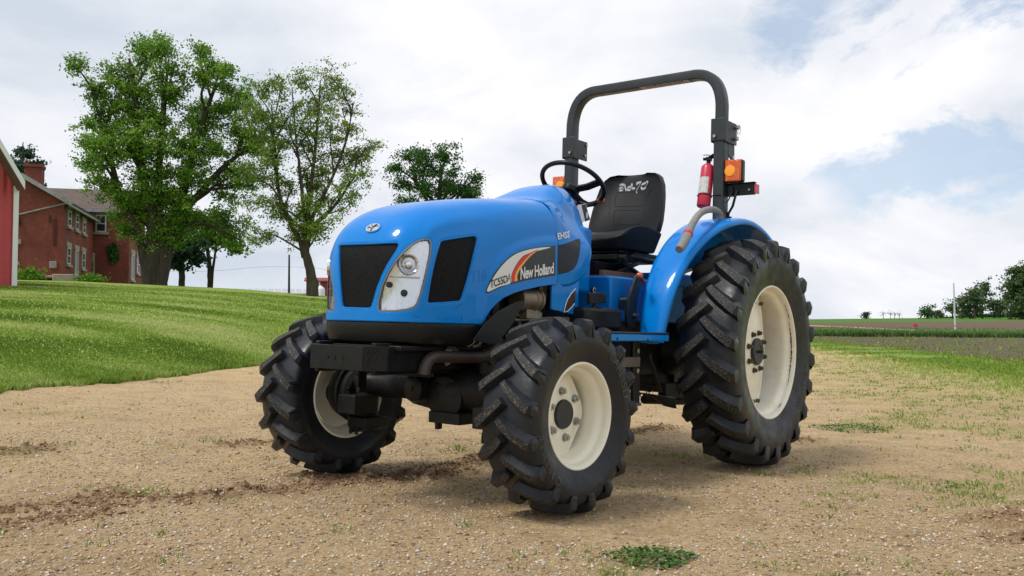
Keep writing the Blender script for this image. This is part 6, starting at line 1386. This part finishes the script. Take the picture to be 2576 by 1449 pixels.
# flatten the dome so that clouds shrink towards the horizon: (x,y)/(z+k)
sx = N.new('ShaderNodeSeparateXYZ'); L.new(mp.outputs[0], sx.inputs[0])
def mth(op, a, b=None, clamp=False):
    n = N.new('ShaderNodeMath'); n.operation = op; n.use_clamp = clamp
    for i, v in enumerate((a,b)):
        if v is None: continue
        if isinstance(v,(int,float)): n.inputs[i].default_value = v
        else: L.new(v, n.inputs[i])
    return n.outputs[0]
zz = mth('ADD', mth('MAXIMUM', sx.outputs[2], 0.), .42)
cb_ = N.new('ShaderNodeCombineXYZ'); L.new(mth('DIVIDE', sx.outputs[0], zz), cb_.inputs[0]); L.new(mth('DIVIDE', sx.outputs[1], zz), cb_.inputs[1]); cb_.inputs[2].default_value = 3.7
def wn(scale, det, rough, lo, hi, dist=.0, seed=0.):
    n = N.new('ShaderNodeTexNoise'); n.inputs['Scale'].default_value = scale; n.inputs['Detail'].default_value = det; n.inputs['Roughness'].default_value = rough; n.inputs['Distortion'].default_value = dist
    v = N.new('ShaderNodeVectorMath'); v.operation = 'ADD'; v.inputs[1].default_value = (seed, seed*.7, seed*.3); L.new(cb_.outputs[0], v.inputs[0]); L.new(v.outputs[0], n.inputs['Vector'])
    r = N.new('ShaderNodeMapRange'); r.inputs['From Min'].default_value = lo; r.inputs['From Max'].default_value = hi; r.clamp = False; L.new(n.outputs['Fac'], r.inputs['Value']); return r.outputs[0]
# openings in the cloud cover: two directions where the blue shows through
def spot(px, row, inner, outer):
    d = rayw(px, row).normalized(); vm = N.new('ShaderNodeVectorMath'); vm.operation = 'DOT_PRODUCT'; vm.inputs[1].default_value = tuple(d); nz = N.new('ShaderNodeVectorMath'); nz.operation = 'NORMALIZE'; L.new(tc.outputs['Generated'], nz.inputs[0]); L.new(nz.outputs[0], vm.inputs[0])
    r = N.new('ShaderNodeMapRange'); r.interpolation_type = 'SMOOTHSTEP'; r.inputs['From Min'].default_value = math.cos(R(outer)); r.inputs['From Max'].default_value = math.cos(R(inner)); L.new(vm.outputs['Value'], r.inputs['Value']); return r.outputs[0]
cov = wn(1.0, 9, .58, .30, .52, .25, 2.3)
gap = mth('ADD', mth('MULTIPLY', spot(2330,30,4,15), 1.35), mth('MULTIPLY', spot(2540,300,2,12), .6)); gap = mth('ADD', gap, mth('MULTIPLY', spot(1980,250,0,6), .45)); gap = mth('ADD', gap, mth('MULTIPLY', spot(500,10,0,5), .7)); gap = mth('ADD', gap, mth('MULTIPLY', spot(60,290,0,5), .45)); gap = mth('ADD', gap, mth('MULTIPLY', spot(2280,640,0,5), .25))
base_ = mth('ADD', mth('MULTIPLY', cov, .55), 1.0)
cloud = mth('MAXIMUM', .36, mth('SUBTRACT', base_, mth('MULTIPLY', gap, mth('ADD', mth('MINIMUM', mth('MAXIMUM', wn(3.1, 10, .62, .44, .62, .35, 9.1), 0.), 1.), .12)), True))
shade = wn(1.9, 9, .58, .36, .68, .4, 5.5)
white = mth('ADD', spot(1500,130,3,20), mth('MULTIPLY', spot(2280,420,1,11), .9))
lum = mth('ADD', mth('ADD', .70, mth('MULTIPLY', mth('MINIMUM', mth('MAXIMUM', shade, 0.), 1.), .27)), mth('MULTIPLY', white, .10))
r = N.new('ShaderNodeValToRGB'); L.new(mth('SUBTRACT', lum, .0), r.inputs[0]); e = r.color_ramp.elements; e[0].position = .72; e[0].color = (.60,.66,.75,1); e[1].position = 1.; e[1].color = (.95,.945,.97,1)
ccol = N.new('ShaderNodeVectorMath'); ccol.operation = 'SCALE'; ccol.inputs['Scale'].default_value = 1/.12*1.02; L.new(r.outputs[0], ccol.inputs[0])
skyc = N.new('ShaderNodeMix'); skyc.data_type = 'RGBA'; skyc.inputs['Factor'].default_value = .35; L.new(sky.outputs[0], skyc.inputs['A']); skyc.inputs['B'].default_value = (4.6,6.1,8.0,1)
mx = N.new('ShaderNodeMix'); mx.data_type = 'RGBA'; L.new(cloud, mx.inputs['Factor']); L.new(skyc.outputs['Result'], mx.inputs['A']); L.new(ccol.outputs[0], mx.inputs['B'])
L.new(mx.outputs['Result'], bg.inputs[0]); bg.inputs[1].default_value = .12
sl_ = bpy.data.lights.new('sun','SUN'); sl_.energy = 2.3; sl_.angle = R(14); sl_.color = (1.,.965,.90); so = bpy.data.objects.new('sun', sl_); COL.objects.link(so)
sd = V((math.cos(SUN_EL)*math.cos(SUN_AZ), math.cos(SUN_EL)*math.sin(SUN_AZ), math.sin(SUN_EL))); so.rotation_euler = (-sd).to_track_quat('-Z','Y').to_euler(); so.location = sd*30
sc.view_settings.view_transform = 'Standard'; sc.view_settings.look = 'None'; sc.view_settings.exposure = .08; sc.view_settings.gamma = 1.
